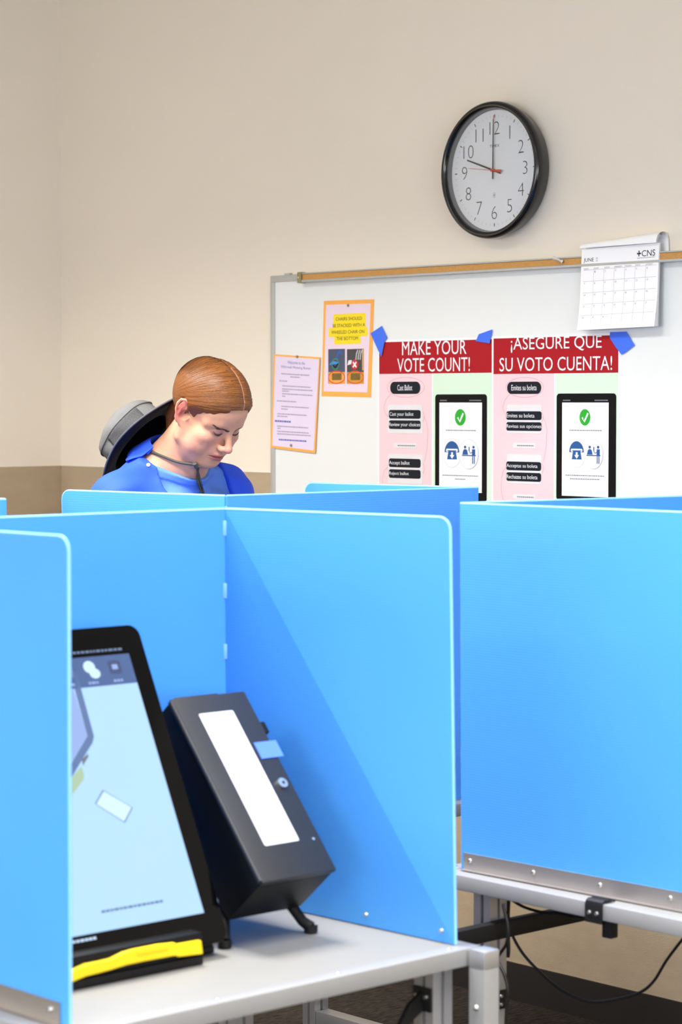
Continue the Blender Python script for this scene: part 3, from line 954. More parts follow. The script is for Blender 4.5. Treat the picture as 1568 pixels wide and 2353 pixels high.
# ---- whiteboard
BO = 0.016
wb = wall_thing('whiteboard', 1000, 900, 'large white dry erase board with aluminium frame on the beige wall', 'whiteboard')
S = Spot(wb, BO)
xl, zt = S.p(621, 634)
xr = xl + 3.6
zb = zt - 1.20
fw = 0.020
box('board_surface', xl + fw, xr - fw, -BO + 0.004, -0.0005, zb + fw, zt - fw, M_BOARD, wb)
M_WBF = mat('board_frame', (188, 189, 186), 0.4, metal=0.4)
box('frame_bar', xl, xr, -BO, -0.0005, zt - fw, zt, M_WBF, wb, 0.002)
box('frame_bar', xl, xr, -BO, -0.0005, zb, zb + fw, M_WBF, wb, 0.002)
box('frame_bar', xl, xl + fw, -BO, -0.0005, zb + fw, zt - fw, M_WBF, wb, 0.002)
box('frame_bar', xr - fw, xr, -BO, -0.0005, zb + fw, zt - fw, M_WBF, wb, 0.002)
xc, zc = S.p(658, 630)
box('top_clip', xc - 0.012, xc + 0.012, -BO + 0.002, -0.0005, zt + 0.0003, zt + 0.006, M_WBF, wb, 0.001)
YF = -BO + 0.004                 # board face depth
# ---- cork rail
RO = 0.034
rail = wall_thing('cork_rail', 1000, 612, 'narrow cork display rail with aluminium edges along the whiteboard top', 'display rail')
S = Spot(rail, RO)
x0, z0 = S.p(694, 649); _, z1 = S.p(694, 627)
x1 = x0 + 3.2
wbz = S.o.z
h = z1 - z0
box('cork_strip', x0, x1, -RO + 0.003, -BO - 0.0005, z0 + 0.008, z1 - 0.0045, M_CORK, rail)
box('lower_edge', x0, x1, -RO - 0.003, -BO - 0.0005, z0, z0 + 0.0075, M_WBF, rail, 0.002)
box('upper_edge', x0, x1, -RO, -BO - 0.0005, z1 - 0.004, z1, M_WBF, rail, 0.001)
ec = box('end_cap', x0 - 0.018, x0, -RO - 0.004, -BO - 0.0005, z0 - 0.002, z1 + 0.003, M_BRASS, rail, 0.003, label='dull brass end cap')
cyl_y('rivet', x0 - 0.010, (z0 + z1) / 2, -RO - 0.0055, -RO - 0.0041, 0.003, M_STEEL, ec, 12)
# ---- push pin on the rail
pin = wall_thing('push_pin', 1291, 598, 'clear plastic push pin stuck in the cork rail', 'push pin', off=RO)
S = Spot(pin, RO)
M_PIN = mat('pin_clear', (214, 208, 200), 0.15, spec=0.7)
bm = bmesh.new()
bm_tube(bm, [(0.004, -0.001, -0.004), (0.0, -0.006, -0.001), (-0.004, -0.012, 0.002), (-0.011, -0.02, 0.006), (-0.013, -0.022, 0.007)], [0.006, 0.003, 0.0028, 0.0055, 0.005], 12)
from_bm('head', bm, M_PIN, pin, 50)
tube('needle', [(0.004, -0.001, -0.004), (0.006, 0.0025, -0.005)], 0.0007, M_STEEL, pin, 6)

# ---- clock
M_CLK = mat('clock_rim', (10, 10, 11), 0.16, spec=0.6)
M_DIAL = mat('clock_dial', (243, 244, 245), 0.45, var=0.01)
M_INK = mat('clock_ink', (70, 70, 68), 0.5)
M_TICK = mat('clock_tick', (190, 190, 188), 0.5)
M_RED = mat('clock_red', (214, 84, 52), 0.4)
M_HAND = mat('clock_hand', (58, 56, 50), 0.4)
ck = wall_thing('wall_clock', 1130, 391, 'round black rimmed wall clock with a white dial', 'clock', off=0.048)
p = Vector(ck['_o']); del ck['_o']
ck.location = WALLF.m @ Vector((p.x, 0, p.z))
RO_ = 0.1885
lathe_y('rim', [(0.150, 0.0005), (0.172, 0.001), (0.1785, 0.012), (0.1865, 0.040), (RO_, 0.050), (RO_ - 0.0015, 0.057), (RO_ - 0.006, 0.0625), (RO_ - 0.012, 0.0635), (RO_ - 0.0175, 0.060), (RO_ - 0.0195, 0.054), (RO_ - 0.0195, 0.036)], M_CLK, ck, 128, 60, label='glossy black rim')
lathe_y('inner_ring', [(RO_ - 0.0194, 0.051), (RO_ - 0.0225, 0.0365), (RO_ - 0.0226, 0.036)], mat('clock_inner', (120, 120, 122), 0.4), ck, 96)
dial = lathe_y('dial', [(RO_ - 0.0194, 0.034), (RO_ - 0.0194, 0.036), (0.0, 0.036)], M_DIAL, ck, 96)
YD = -0.0364
for k in range(60):
    a = math.radians(90 - 6 * k)
    hr = k % 5 == 0
    r0, r1, w = (0.145, 0.154, 0.0026) if hr else (0.146, 0.1525, 0.0009)
    ca, sa = math.cos(a), math.sin(a)
    poly('minute_mark', [(ca * r - sa * s, sa * r + ca * s) for r, s in ((r0, -w / 2), (r1, -w / 2), (r1, w / 2), (r0, w / 2))], YD, M_INK if hr else M_TICK, dial)
for n in range(1, 13):
    a = math.radians(90 - 30 * n)
    s = str(n)
    hgt = 0.036
    _, _, asp = text_geo(s, -0.022)
    wd_ = hgt * asp * 0.98
    cx, cz = 0.116 * math.cos(a), 0.116 * math.sin(a)
    text('numeral', s, cx - wd_ / 2, cx + wd_ / 2, cz - hgt / 2, cz + hgt / 2, YD, M_INK, dial, -0.022)
text('maker_mark', 'TIMEX', -0.019, 0.019, 0.064, 0.071, YD, M_INK, dial)
poly('dial_emblem', ell(0.0, -0.068, 0.004, 0.004, 14), YD, M_TICK, dial)
ring_line('dial_emblem', ell(0.0, -0.068, 0.006, 0.007, 18, 20, 320), 0.001, YD, M_TICK, dial, False)
def hand(name, ang, r0, r1, w0, w1, y, m, t=0.0012):
    a = math.radians(90 - ang)
    ca, sa = math.cos(a), math.sin(a)
    return slab(name, [(ca * r - sa * s, sa * r + ca * s) for r, s in ((r0, -w0 / 2), (r1, -w1 / 2), (r1, w1 / 2), (r0, w0 / 2))], y - t, y, m, ck)
hand('hour_hand', 289, -0.028, 0.108, 0.0052, 0.0034, -0.0395, M_HAND)
hand('minute_hand', 0.5, -0.024, 0.140, 0.0040, 0.0022, -0.0425, M_HAND)
hand('second_hand', 277, -0.0, 0.092, 0.0016, 0.0010, -0.0450, M_RED, 0.0008)
hand('second_hand_tail', 97, 0.0, 0.034, 0.0040, 0.0075, -0.0450, M_RED, 0.0008)
hand('alarm_tip', 0.8, 0.138, 0.151, 0.0022, 0.0016, -0.0425, M_RED, 0.0008)
cyl_y('hub', 0, 0, -0.049, -0.0366, 0.0045, M_RED, ck, 18)
def mat_lens():
    m = bpy.data.materials.new('clock_lens')
    m.use_nodes = True
    nt = m.node_tree; nt.nodes.clear()
    out = nt.nodes.new('ShaderNodeOutputMaterial')
    tr = nt.nodes.new('ShaderNodeBsdfTransparent')
    gl = nt.nodes.new('ShaderNodeBsdfGlossy'); gl.inputs['Roughness'].default_value = 0.03
    fr = nt.nodes.new('ShaderNodeFresnel'); fr.inputs['IOR'].default_value = 1.45
    mx = nt.nodes.new('ShaderNodeMixShader')
    nt.links.new(fr.outputs[0], mx.inputs[0]); nt.links.new(tr.outputs[0], mx.inputs[1]); nt.links.new(gl.outputs[0], mx.inputs[2])
    nt.links.new(mx.outputs[0], out.inputs[0])
    return m
lathe_y('lens', [(RO_ - 0.0196, 0.0525), (0.08, 0.0545), (0.0, 0.055)], mat_lens(), ck, 96, label='clear plastic lens')

# ---- the two taped posters
M_REDBAND = mat('print_red', (170, 12, 28), 0.55, spec=0.25, var=0.02)
M_PINK = mat('print_pink', (246, 206, 212), 0.5, var=0.02)
M_GREEN = mat('print_green', (214, 236, 214), 0.5, var=0.02)
M_PBLACK = mat('print_black', (10, 10, 11), 0.5, spec=0.15)
M_PNAVY = mat('print_navy', (18, 26, 36), 0.5, spec=0.2)
M_PWHITE = mat('print_white', (240, 240, 244), 0.5)
M_PGREY = mat('print_pale', (226, 224, 226), 0.5)
M_PBLUE = mat('print_blue', (22, 84, 148), 0.5)
M_PGRN = mat('print_check', (20, 168, 36), 0.5)
M_PLINE = mat('print_line', (186, 156, 172), 0.5)
M_PTXT = mat('print_text_grey', (130, 132, 140), 0.5)
PO = BO - 0.004 + 0.0004           # poster lies on the board face
def poster(label, sheet_px, split_x, lines, buttons, cx0, tab, small, seed):
    """sheet_px: x0,y_left_top,x1,y_right_top; everything below is read off in picture coordinates."""
    x0, ytl, x1, ytr = sheet_px
    e = wall_thing('poster', (x0 + x1) / 2, 960, label, 'poster', off=PO)
    S = Spot(e, PO)
    a = S.p(x0, ytl); b = S.p(x1, ytr)
    ztop = (a[1] + b[1]) / 2
    zbot = ztop - 0.62
    l, r = a[0], b[0]
    dy = -0.0003
    sh = box('sheet', l - 0.004, r + 0.004, -0.0003, 0.0, zbot, ztop + 0.006, M_PAPER, e)
    zred = S.p((x0 + x1) / 2, 858)[1]
    xs = S.p(split_x, 980)[0]
    quad('header_band', l, r, zred, ztop, dy * 2, M_REDBAND, sh)
    quad('pink_column', l, xs, zbot + 0.01, zred - 0.0005, dy * 2, M_PINK, sh)
    quad('green_column', xs + 0.004, r, zbot + 0.01, zred - 0.0005, dy * 2, M_GREEN, sh)
    for s, (ax0, ay0, ax1, ay1) in lines:
        q = S.rect(ax0, ay0, ax1, ay1)
        text('headline', s, *q, dy * 4, M_PWHITE, sh, 0.0)
    # oval loops joining the buttons
    lx = (buttons[0][1][0] + buttons[0][1][2]) / 2
    for yc, hh in ((890, 23), (958, 26), (1075, 28)):
        q = S.rect(lx - 42, yc - hh, lx + 44, yc + hh)
        ring_line('loop_line', ell((q[0] + q[1]) / 2, (q[2] + q[3]) / 2, (q[1] - q[0]) / 2, (q[3] - q[2]) / 2, 36), 0.0011, dy * 3, M_PLINE, sh)
    for pts in ([(lx - 32, 904), (lx - 44, 918), (lx - 50, 936), (lx - 46, 950), (lx - 40, 957)],
                [(lx + 42, 958), (lx + 49, 970), (lx + 52, 990), (lx + 50, 1030), (lx + 44, 1062)],
                [(lx - 38, 1072), (lx - 48, 1080), (lx - 53, 1100), (lx - 53, 1130), (lx - 48, 1150)]):
        ring_line('loop_line', [S.p(*p) for p in pts], 0.0011, dy * 3, M_PLINE, sh, False)
    for py0, py1 in ((930, 996), (1044, 1112)):
        q = S.rect(lx - 40, py0, lx + 40, py1)
        quad('button_card', *q, dy * 4, M_PGREY, sh, rad=0.006)
    for s, (bx0, by0, bx1, by1), tx in buttons:
        q = S.rect(bx0, by0, bx1, by1)
        bt = quad('button', *q, dy * 6, M_PNAVY, sh, rad=min(0.0165, (q[3] - q[2]) * (0.49 if by1 - by0 > 25 else 0.28)))
        tq = S.rect(tx[0], by0 + (by1 - by0) * 0.26, tx[1], by0 + (by1 - by0) * (0.80 if any(ch in s for ch in 'ypg') else 0.72))
        text('button_text', s, *tq, dy * 8, M_PWHITE, bt, 0.0)
    for yy in (1024, 1142):
        q = S.rect(lx - 26, yy - 6, lx + 26, yy + 6)
        sm_ = quad('small_card', *q, dy * 4, M_PGREY, sh, rad=0.003)
        greek('small_text', q[0] + 0.016, q[1] - 0.006, (q[2] + q[3]) / 2, 0.0028, dy * 6, M_PTXT, sm_, seed + yy, (1.5, 3), 0.5)
    # the pictured touchscreen
    tx0, ty0, tx1, ty1 = tab
    q = S.rect(tx0, ty0, tx1, ty1)
    tb = quad('screen_picture', *q, dy * 4, M_PBLACK, sh, rad=0.010)
    sx0, sy0, sx1, sy1 = small
    qs = S.rect(sx0, sy0, sx1, sy1)
    quad('screen_area', *qs, dy * 6, M_PWHITE, tb)
    greek('screen_caption', qs[0] + 0.003, qs[0] + 0.03, qs[3] + 0.006, 0.003, dy * 6, M_PTXT, tb, seed, (1, 2), 0.3)
    greek('screen_caption', qs[1] - 0.05, qs[1] - 0.003, qs[3] + 0.006, 0.003, dy * 6, M_PTXT, tb, seed + 1, (1, 2), 0.3)
    W = qs[1] - qs[0]; cx = (qs[0] + qs[1]) / 2
    yk = 959
    ckx = (sx0 + sx1) / 2
    cq = S.rect(ckx - 13, 940, ckx + 12, 978)
    ccx, ccz, crx, crz = (cq[0] + cq[1]) / 2, (cq[2] + cq[3]) / 2, (cq[1] - cq[0]) / 2, (cq[3] - cq[2]) / 2
    poly('check_disc', ell(ccx, ccz, crx, crz), dy * 7, M_PGRN, tb)
    k = crz
    ring_line('check_mark', [(ccx - k * 0.42, ccz + k * 0.0), (ccx - k * 0.08, ccz - k * 0.52), (ccx + k * 0.52, ccz + k * 0.5)], k * 0.26, dy * 9, M_PWHITE, tb, False)
    z = S.p(ckx, 989)[1]
    greek('screen_line', cx - W * 0.34, cx + W * 0.36, z, 0.0026, dy * 7, M_PTXT, tb, seed + 5, (1.5, 3.5), 0.5)
    quad('divider', cx - W * 0.36, cx + W * 0.36, S.p(ckx, 1001)[1] - 0.0003, S.p(ckx, 1001)[1] + 0.0003, dy * 7, M_PGREY, tb)
    dl = S.rect(ckx - 40, 1008, ckx + 1, 1074)
    dr = S.rect(ckx - 2, 1010, ckx + 41, 1077)
    dcs = []
    for (d, yo) in ((dl, 7), (dr, 10)):
        x_, z_ = (d[0] + d[1]) / 2, (d[2] + d[3]) / 2
        rx, rz = (d[1] - d[0]) / 2, (d[3] - d[2]) / 2
        poly('icon_disc_edge', ell(x_, z_, rx * 1.03, rz * 1.03, 40), dy * yo, mat('print_disc_edge', (206, 206, 214), 0.5), tb)
        poly('icon_disc', ell(x_, z_, rx, rz, 40), dy * (yo + 1), M_PWHITE, tb)
        dcs.append((x_, z_, rx, rz))
    x_, z_, rx, rz = dcs[0]
    y1_ = dy * 9
    poly('ballot_icon', [(x_ + rx * 0.82 * math.cos(t), z_ + rz * 0.05 + rz * 0.78 * math.sin(t)) for t in [math.pi * k / 16 for k in range(17)]], y1_, M_PBLUE, tb)
    quad('ballot_icon_slot', x_ - rx * 0.64, x_ + rx * 0.66, z_ + rz * 0.08, z_ + rz * 0.30, dy * 9.4, M_PWHITE, tb, rad=0.003)
    quad('ballot_icon_slot', x_ - rx * 0.52, x_ + rx * 0.54, z_ + rz * 0.14, z_ + rz * 0.19, dy * 9.6, M_PBLUE, tb)
    poly('ballot_icon', [(x_ - rx * 0.52, z_ - rz * 0.44), (x_ + rx * 0.58, z_ - rz * 0.44), (x_ + rx * 0.44, z_ + rz * 0.16), (x_ - rx * 0.38, z_ + rz * 0.16)], dy * 9.8, M_PBLUE, tb)
    poly('ballot_icon_arrow', [(x_ + 0.03 * rx + a_ * rx, z_ + b_ * rz) for a_, b_ in ((-0.1, 0.06), (0.1, 0.06), (0.1, -0.14), (0.26, -0.14), (0.0, -0.40), (-0.26, -0.14), (-0.1, -0.14))], dy * 10, M_PWHITE, tb)
    x_, z_, rx, rz = dcs[1]
    y1_ = dy * 12
    for hx_ in (-0.38, 0.52):
        poly('voter_icon', ell(x_ + hx_ * rx, z_ + rz * 0.48, rx * 0.13, rz * 0.10, 14), y1_, M_PBLUE, tb)
    poly('voter_icon', [(x_ + a_ * rx, z_ + b_ * rz) for a_, b_ in ((-0.68, -0.04), (-0.58, 0.26), (-0.46, 0.34), (-0.28, 0.34), (-0.16, 0.26), (-0.06, -0.04))], y1_, M_PBLUE, tb)
    quad('voter_icon_desk', x_ - rx * 0.72, x_ + rx * 0.78, z_ - rz * 0.13, z_ - rz * 0.06, y1_ * 1.02, M_PBLUE, tb)
    quad('voter_icon', x_ + rx * 0.36, x_ + rx * 0.70, z_ - rz * 0.13, z_ + rz * 0.34, y1_, M_PBLUE, tb)
    for lx_ in (0.38, 0.56):
        quad('voter_icon_leg', x_ + rx * lx_, x_ + rx * (lx_ + 0.10), z_ - rz * 0.66, z_ - rz * 0.12, y1_, M_PBLUE, tb)
    ring_line('voter_icon_arm', [(x_ + rx * 0.36, z_ + rz * 0.12), (x_ + rx * 0.18, z_ + rz * 0.06), (x_ + rx * 0.02, z_ + rz * 0.28)], rz * 0.06, y1_, M_PBLUE, tb, False)
    quad('voter_icon_card', x_ + rx * 0.0, x_ + rx * 0.11, z_ + rz * 0.24, z_ + rz * 0.50, y1_, M_PBLUE, tb)
    for i, yy in enumerate((1093, 1101)):
        z = S.p(ckx, yy)[1]
        f = 0.42 if i == 0 else 0.12 + 0.2 * (seed % 2)
        greek('screen_line', cx - W * f, cx + W * f, z, 0.0026, dy * 7, M_PTXT, tb, seed + 9 + i, (1.5, 3.5), 0.5)
    return e

poster('red headed English poster with pink and green columns between two tape pieces', (872, 787, 1131, 779), 993,
       [('MAKE YOUR', (925, 783, 1073, 815)), ('VOTE COUNT!', (914, 822, 1081, 854))],
       [('Cast Ballot', (898, 877, 967, 905), (915, 949)), ('Cast your ballot', (895, 942, 968, 962), (897, 952)), ('Review your choices', (895, 966, 968, 986), (896, 967)),
        ('Accept ballot', (895, 1054, 968, 1074), (896, 943)), ('Reject ballot', (895, 1079, 968, 1099), (896, 941))],
       930, (1001, 906, 1120, 1152), (1011, 925, 1109, 1131), 20)
poster('red headed Spanish poster with pink and green columns under the calendar', (1135, 777, 1422, 771), 1274,
       [('¡ASEGURE QUE', (1175, 773, 1384, 809)), ('SU VOTO CUENTA!', (1149, 820, 1408, 852))],
       [('Emites su boleta', (1167, 877, 1245, 905), (1177, 1235)), ('Emites su boleta', (1165, 945, 1246, 965), (1166, 1230)), ('Revisas sus opciones', (1165, 970, 1246, 990), (1166, 1246)),
        ('Acceptas su boleta', (1165, 1061, 1245, 1081), (1166, 1237)), ('Rechazas su boleta', (1165, 1086, 1245, 1106), (1166, 1237))],
       1205, (1280, 904, 1417, 1152), (1293, 925, 1400, 1141), 31)

# ---- painter's tape
M_TAPE = mat('painters_tape', (58, 110, 238), 0.55, var=0.06, scale=40, bump=0.2, bscale=300)
def tape(label, pxs):
    cx = sum(p[0] for p in pxs) / len(pxs); cy = sum(p[1] for p in pxs) / len(pxs)
    e = wall_thing('tape_piece', cx, cy, label, 'tape', 'blue tape holding the posters', PO)
    S = Spot(e, PO)
    pts = [S.p(*p) for p in pxs]
    o = prism('tape_strip', [(x, -0.0042, z) for x, z in pts], (0, 0.0004, 0), M_TAPE, e)
    return e
tape('blue tape strip at the upper left poster corner', ((854, 766), (880, 749), (892, 776), (886, 786), (879, 820), (872, 806)))
tape('small blue tape strip between the two red poster headings', ((1103, 768), (1134, 757), (1128, 789), (1096, 784)))
tape('blue tape strip at the right corner of the Spanish poster', ((1405, 763), (1442, 762), (1461, 793), (1451, 801), (1436, 812), (1431, 815), (1418, 798), (1404, 776)))

# ---- calendar
CO = 0.042
cal = wall_thing('wall_calendar', 1415, 660, 'white June wall calendar with flipped pages hanging from the cork rail', 'calendar', off=CO)
S = Spot(cal, CO)
tl, tr_, bl, br_ = S.p(1333, 574), S.p(1511, 556), S.p(1317, 760), S.p(1497, 750)
cw = tr_[0] - tl[0]; chh = (tl[1] + tr_[1]) / 2 - (bl[1] + br_[1]) / 2
cx0 = tl[0]; cz1 = (tl[1] + tr_[1]) / 2
slope = (tr_[1] - tl[1]) / cw
def page(u, v, bow=1.0, off=0.0):
    """u 0..1 left to right, v 0..1 top to bottom -> local point on the sagging front page."""
    lift = 0.004 + 0.010 * v + bow * (0.030 * max(0, v - 0.55) ** 1.6)
    x = cx0 + u * cw
    return Vector((x, 0.012 - lift - off, cz1 - v * chh + slope * (u - 0.5) * cw * 0.6))
def curved(name, m, parent, bow, off, n=16, t=0.0006):
    vs, fs = [], []
    for i in range(n + 1):
        for j in range(5):
            vs.append(page(j / 4, i / n, bow, off))
    k = len(vs)
    vs += [v + Vector((0, t, 0)) for v in vs]
    for i in range(n):
        for j in range(4):
            a = i * 5 + j
            fs.append([a + 5, a + 6, a + 1, a]); fs.append([k + a, k + a + 1, k + a + 6, k + a + 5])
    for i in range(n):
        a = i * 5; fs.append([a, k + a, k + a + 5, a + 5]); a = i * 5 + 4; fs.append([a + 5, k + a + 5, k + a, a])
    for j in range(4):
        a = j; fs.append([a + 1, k + a + 1, k + a, a]); a = n * 5 + j; fs.append([a, k + a, k + a + 1, a + 1])
    return obj(name, vs, fs, m, parent, 40)
fp = curved('front_page', M_PAPER, cal, 1.0, 0.0, label='June page') if False else curved('front_page', M_PAPER, cal, 1.0, 0.0)
for k, bw in enumerate((0.55, 0.3, 0.1, -0.1)):
    curved('page', M_PAPER, cal, bw, -0.0012 * (k + 1))
curved('backing_card', mat('card_grey', (196, 196, 200), 0.7), cal, -0.25, -0.0065, t=0.0015)
# pages flipped up and over the top
for k in range(3):
    vs, fs = [], []
    n = 14
    for i in range(n + 1):
        t = i / n
        a = math.radians(-10 + 170 * min(1, t * 1.5))
        rad = 0.0150 + 0.003 * k
        drop = max(0, t - 0.66) * 0.16
        for j in range(5):
            u = j / 4
            rr = rad * (0.45 + 0.75 * u)
            y = 0.006 - rr * math.cos(a) + rr * 0.72
            z = cz1 + 0.6 * slope * (u - 0.5) * cw + rr * math.sin(a) + 0.004 - drop
            y = min(y, CO - 0.002)
            vs.append(Vector((cx0 + u * cw + 0.010 * t, y - 0.002 * k, z)))
    for i in range(n):
        for j in range(4):
            q = i * 5 + j
            fs.append([q, q + 1, q + 6, q + 5])
    obj('flipped_page', vs, fs, M_PAPER, cal, 60)
def pf(v):
    """flat page coordinates (x=u, z=v) -> curved page"""
    q = page(v.x, v.z, 1.0, 0.0004 - v.y)
    return q
M_CINK = mat('calendar_ink', (40, 40, 42), 0.5)
M_CLINE = mat('calendar_line', (186, 186, 192), 0.5)
M_CNUM = mat('calendar_number', (140, 140, 146), 0.5)
def ctext(name, s, u0, u1, v0, v1, m, thin=0.0):
    v, f, _ = text_geo(s, thin)
    vs = [pf(Vector((u0 + (u1 - u0) * a, 0, v1 + (v0 - v1) * b))) for a, b in v]
    return obj(name, vs, f, m, fp)
ctext('month_name', 'JUNE', 0.03, 0.165, 0.115, 0.175, M_CINK)
ctext('year_digits', '20', 0.19, 0.22, 0.115, 0.135, M_CNUM); ctext('year_digits', '26', 0.19, 0.22, 0.145, 0.165, M_CNUM)
ctext('maker_name', 'CNS', 0.785, 0.955, 0.075, 0.150, M_CINK)
ring_line('maker_emblem', [(0.725, 0.11), (0.775, 0.11)], 0.018, 0, M_CINK, fp, False, fn=pf)
ring_line('maker_emblem', [(0.75, 0.075), (0.75, 0.145)], 0.012, -0.0002, M_CINK, fp, False, fn=pf)
vs = greek('maker_line', 0.73, 0.955, 0.165, 0.007, 0, M_CNUM, fp, 4, (2, 5), 0.8, fn=pf)
days = ('SUNDAY', 'MONDAY', 'TUESDAY', 'WEDNESDAY', 'THURSDAY', 'FRIDAY', 'SATURDAY')
U0, DU, V0, DV = 0.035, 0.1345, 0.262, 0.140
for i, dname in enumerate(days):
    ctext('day_name', dname, U0 + DU * i, U0 + DU * i + 0.011 * len(dname), 0.238, 0.256, M_CNUM)
for k in range(6):
    if k < 5:
        ring_line('grid_line', [(U0 + t * DU * 7 / 8, V0 + DV * k) for t in range(9)], 0.004, 0, M_CLINE, fp, False, fn=pf)
for i in range(1, 7):
    ring_line('grid_line', [(U0 + DU * i, V0 + t * (DV * 5 - 0.02) / 10) for t in range(11)], 0.003, 0, M_CLINE, fp, False, fn=pf)
for d in range(1, 31):
    c_, r_ = d % 7, d // 7
    s = str(d)
    ctext('day_number', s, U0 + DU * c_ + 0.012, U0 + DU * c_ + 0.012 + 0.011 * len(s), V0 + DV * r_ + 0.016, V0 + DV * r_ + 0.038, M_CNUM)
hz_ = cz1 + 0.002
tube('hanging_pin', [((cx0 + cw * 0.5), CO - 0.003, cz1 - 0.012), (cx0 + cw * 0.5, 0.008, cz1 - 0.008)], 0.0012, M_STEEL, cal, 8)

# ---- two framed notices
M_ORANGE = mat('paper_orange', (250, 174, 76), 0.6, var=0.02)
M_LAV = mat('paper_lavender', (226, 212, 234), 0.6, var=0.02)
M_LAV2 = mat('paper_lavender_pink', (234, 212, 226), 0.6, var=0.02)
M_YEL = mat('highlight_yellow', (248, 220, 20), 0.55)
M_NTXT = mat('notice_text', (150, 140, 168), 0.5)
M_NBLUE = mat('notice_blue', (92, 92, 176), 0.5)
def notice(label, outer, inner, y_off):
    cx = sum(p[0] for p in outer) / 4; cy = sum(p[1] for p in outer) / 4
    off = PO + y_off
    e = wall_thing('notice', cx, cy, label, 'notice', 'laminated orange framed notices', off)
    S = Spot(e, off)
    bk = slab('orange_backing', [S.p(*p) for p in outer], -0.0004, 0.0, M_ORANGE, e, label='orange paper border')
    return e, S
def P2(zx, zy):
    return 600 + zx * 0.2125, 560 + zy * 0.2125
n1, S = notice('orange bordered notice with yellow highlighted lettering about chairs and two photos',
    [P2(682, 618), P2(1224, 600), P2(1190, 1662), P2(655, 1648)], None, 0.0003)
sh = slab('sheet', [S.p(*P2(*p)) for p in ((706, 662), (1190, 646), (1152, 1608), (680, 1596))], -0.0007, -0.0005, M_LAV2, n1)
def rr(S, x0, y0, x1, y1):
    a = P2(x0, y0); b = P2(x1, y1)
    return S.rect(a[0], a[1], b[0], b[1])
for q in ((785, 755, 1137, 905), (735, 905, 1155, 1005), (795, 1000, 1082, 1085)):
    quad('highlight', *rr(S, *q), -0.0009, M_YEL, sh, rad=0.004)
for s, q in (('CHAIRS SHOULD', (812, 792, 1095, 828)), ('BE STACKED WITH A', (780, 864, 1128, 900)), ('WHEELED CHAIR ON', (765, 936, 1120, 972)), ('THE BOTTOM', (822, 1008, 1052, 1042))):
    text('lettering', s, *rr(S, *q), -0.0012, mat('notice_black', (60, 52, 20), 0.5), sh, 0.0)
for (x0, x1), kind in (((730, 912), 0), ((932, 1115), 1)):
    ph = quad('photo', *rr(S, x0, 1138, x1, 1515), -0.0009, mat('photo_dark%d' % kind, ((62, 74, 100), (60, 58, 60))[kind], 0.4, var=0.3, scale=20), sh)
    quad('photo_floor', *rr(S, x0 + 4, 1388, x1, 1515), -0.0011, mat('photo_orange%d' % kind, ((244, 160, 70), (214, 146, 34))[kind], 0.4, var=0.15, scale=30), ph)
    xm = (x0 + x1) / 2
    q = rr(S, xm - 50, 1400, xm + 55, 1475)
    quad('photo_chair_base', *q, -0.0013, mat('photo_brown', (120, 92, 30), 0.5, var=0.3, scale=60), ph, rad=0.004)
    q = rr(S, xm - 88, 1378, xm + 88, 1512)
    ring_line('photo_ring', ell((q[0] + q[1]) / 2, (q[2] + q[3]) / 2, (q[1] - q[0]) / 2, (q[3] - q[2]) / 2, 28), 0.0032, -0.0015, mat('marker_red', (214, 72, 34), 0.5), ph)
    if kind == 0:
        ring_line('photo_chair_back', [S.p(*P2(*p)) for p in ((825, 1260), (832, 1200), (848, 1165), (868, 1172), (875, 1195))], 0.008, -0.0012, mat('photo_chair_blue', (40, 88, 176), 0.5), ph, False)
        poly('photo_chair_seat', [S.p(*P2(*p)) for p in ((740, 1310), (775, 1268), (840, 1280), (830, 1300))], -0.0013, mat('photo_seat_blue', (48, 140, 220), 0.5), ph)
        q = rr(S, 770, 1245, 848, 1360)
        ring_line('check_ring', ell((q[0] + q[1]) / 2, (q[2] + q[3]) / 2, (q[1] - q[0]) / 2, (q[3] - q[2]) / 2, 24), 0.003, -0.0015, mat('marker_green', (44, 140, 84), 0.5), ph)
        ring_line('check_mark', [S.p(*P2(*p)) for p in ((785, 1312), (806, 1340), (838, 1296))], 0.004, -0.0016, M_PBLACK, ph, False)
    else:
        for dx in (0, 24, 46):
            ring_line('photo_chair_back', [S.p(*P2(*p)) for p in ((1030 + dx, 1255), (1036 + dx, 1190), (1052 + dx, 1148))], 0.0045, -0.0012, mat('photo_steel', (190, 188, 186), 0.5), ph, False)
        quad('photo_door_edge', *rr(S, 1098, 1140, 1113, 1370), -0.0012, mat('photo_door', (214, 168, 110), 0.5), ph)
        poly('photo_chair_seat', [S.p(*P2(*p)) for p in ((938, 1315), (950, 1262), (985, 1258), (985, 1300))], -0.0013, mat('photo_seat_white', (226, 226, 226), 0.5), ph)
        q = rr(S, 980, 1252, 1056, 1362)
        poly('cross_disc', ell((q[0] + q[1]) / 2, (q[2] + q[3]) / 2, (q[1] - q[0]) / 2, (q[3] - q[2]) / 2, 24), -0.0015, mat('sign_red', (206, 28, 44), 0.5), ph)
        ring_line('cross_mark', [S.p(*P2(*p)) for p in ((1000, 1280), (1036, 1336))], 0.005, -0.0017, M_PWHITE, ph, False)
        ring_line('cross_mark', [S.p(*P2(*p)) for p in ((1036, 1280), (1000, 1336))], 0.005, -0.0018, M_PWHITE, ph, False)
n2, S2 = notice('orange bordered lavender notice full of small lettering at the whiteboard edge',
    [P2(142, 1196), P2(640, 1228), P2(588, 2266), P2(104, 2204)], None, 0.0042)
sh2 = slab('sheet', [S2.p(*P2(*p)) for p in ((158, 1216), (630, 1248), (572, 2236), (124, 2182))], -0.0007, -0.0005, M_LAV, n2)
def skew(S, zx0, zx1, zy):
    """a text line that follows the tilted sheet"""
    a = S.p(*P2(zx0, zy)); b = S.p(*P2(zx1, zy + (zx1 - zx0) * 0.06))
    return a, b
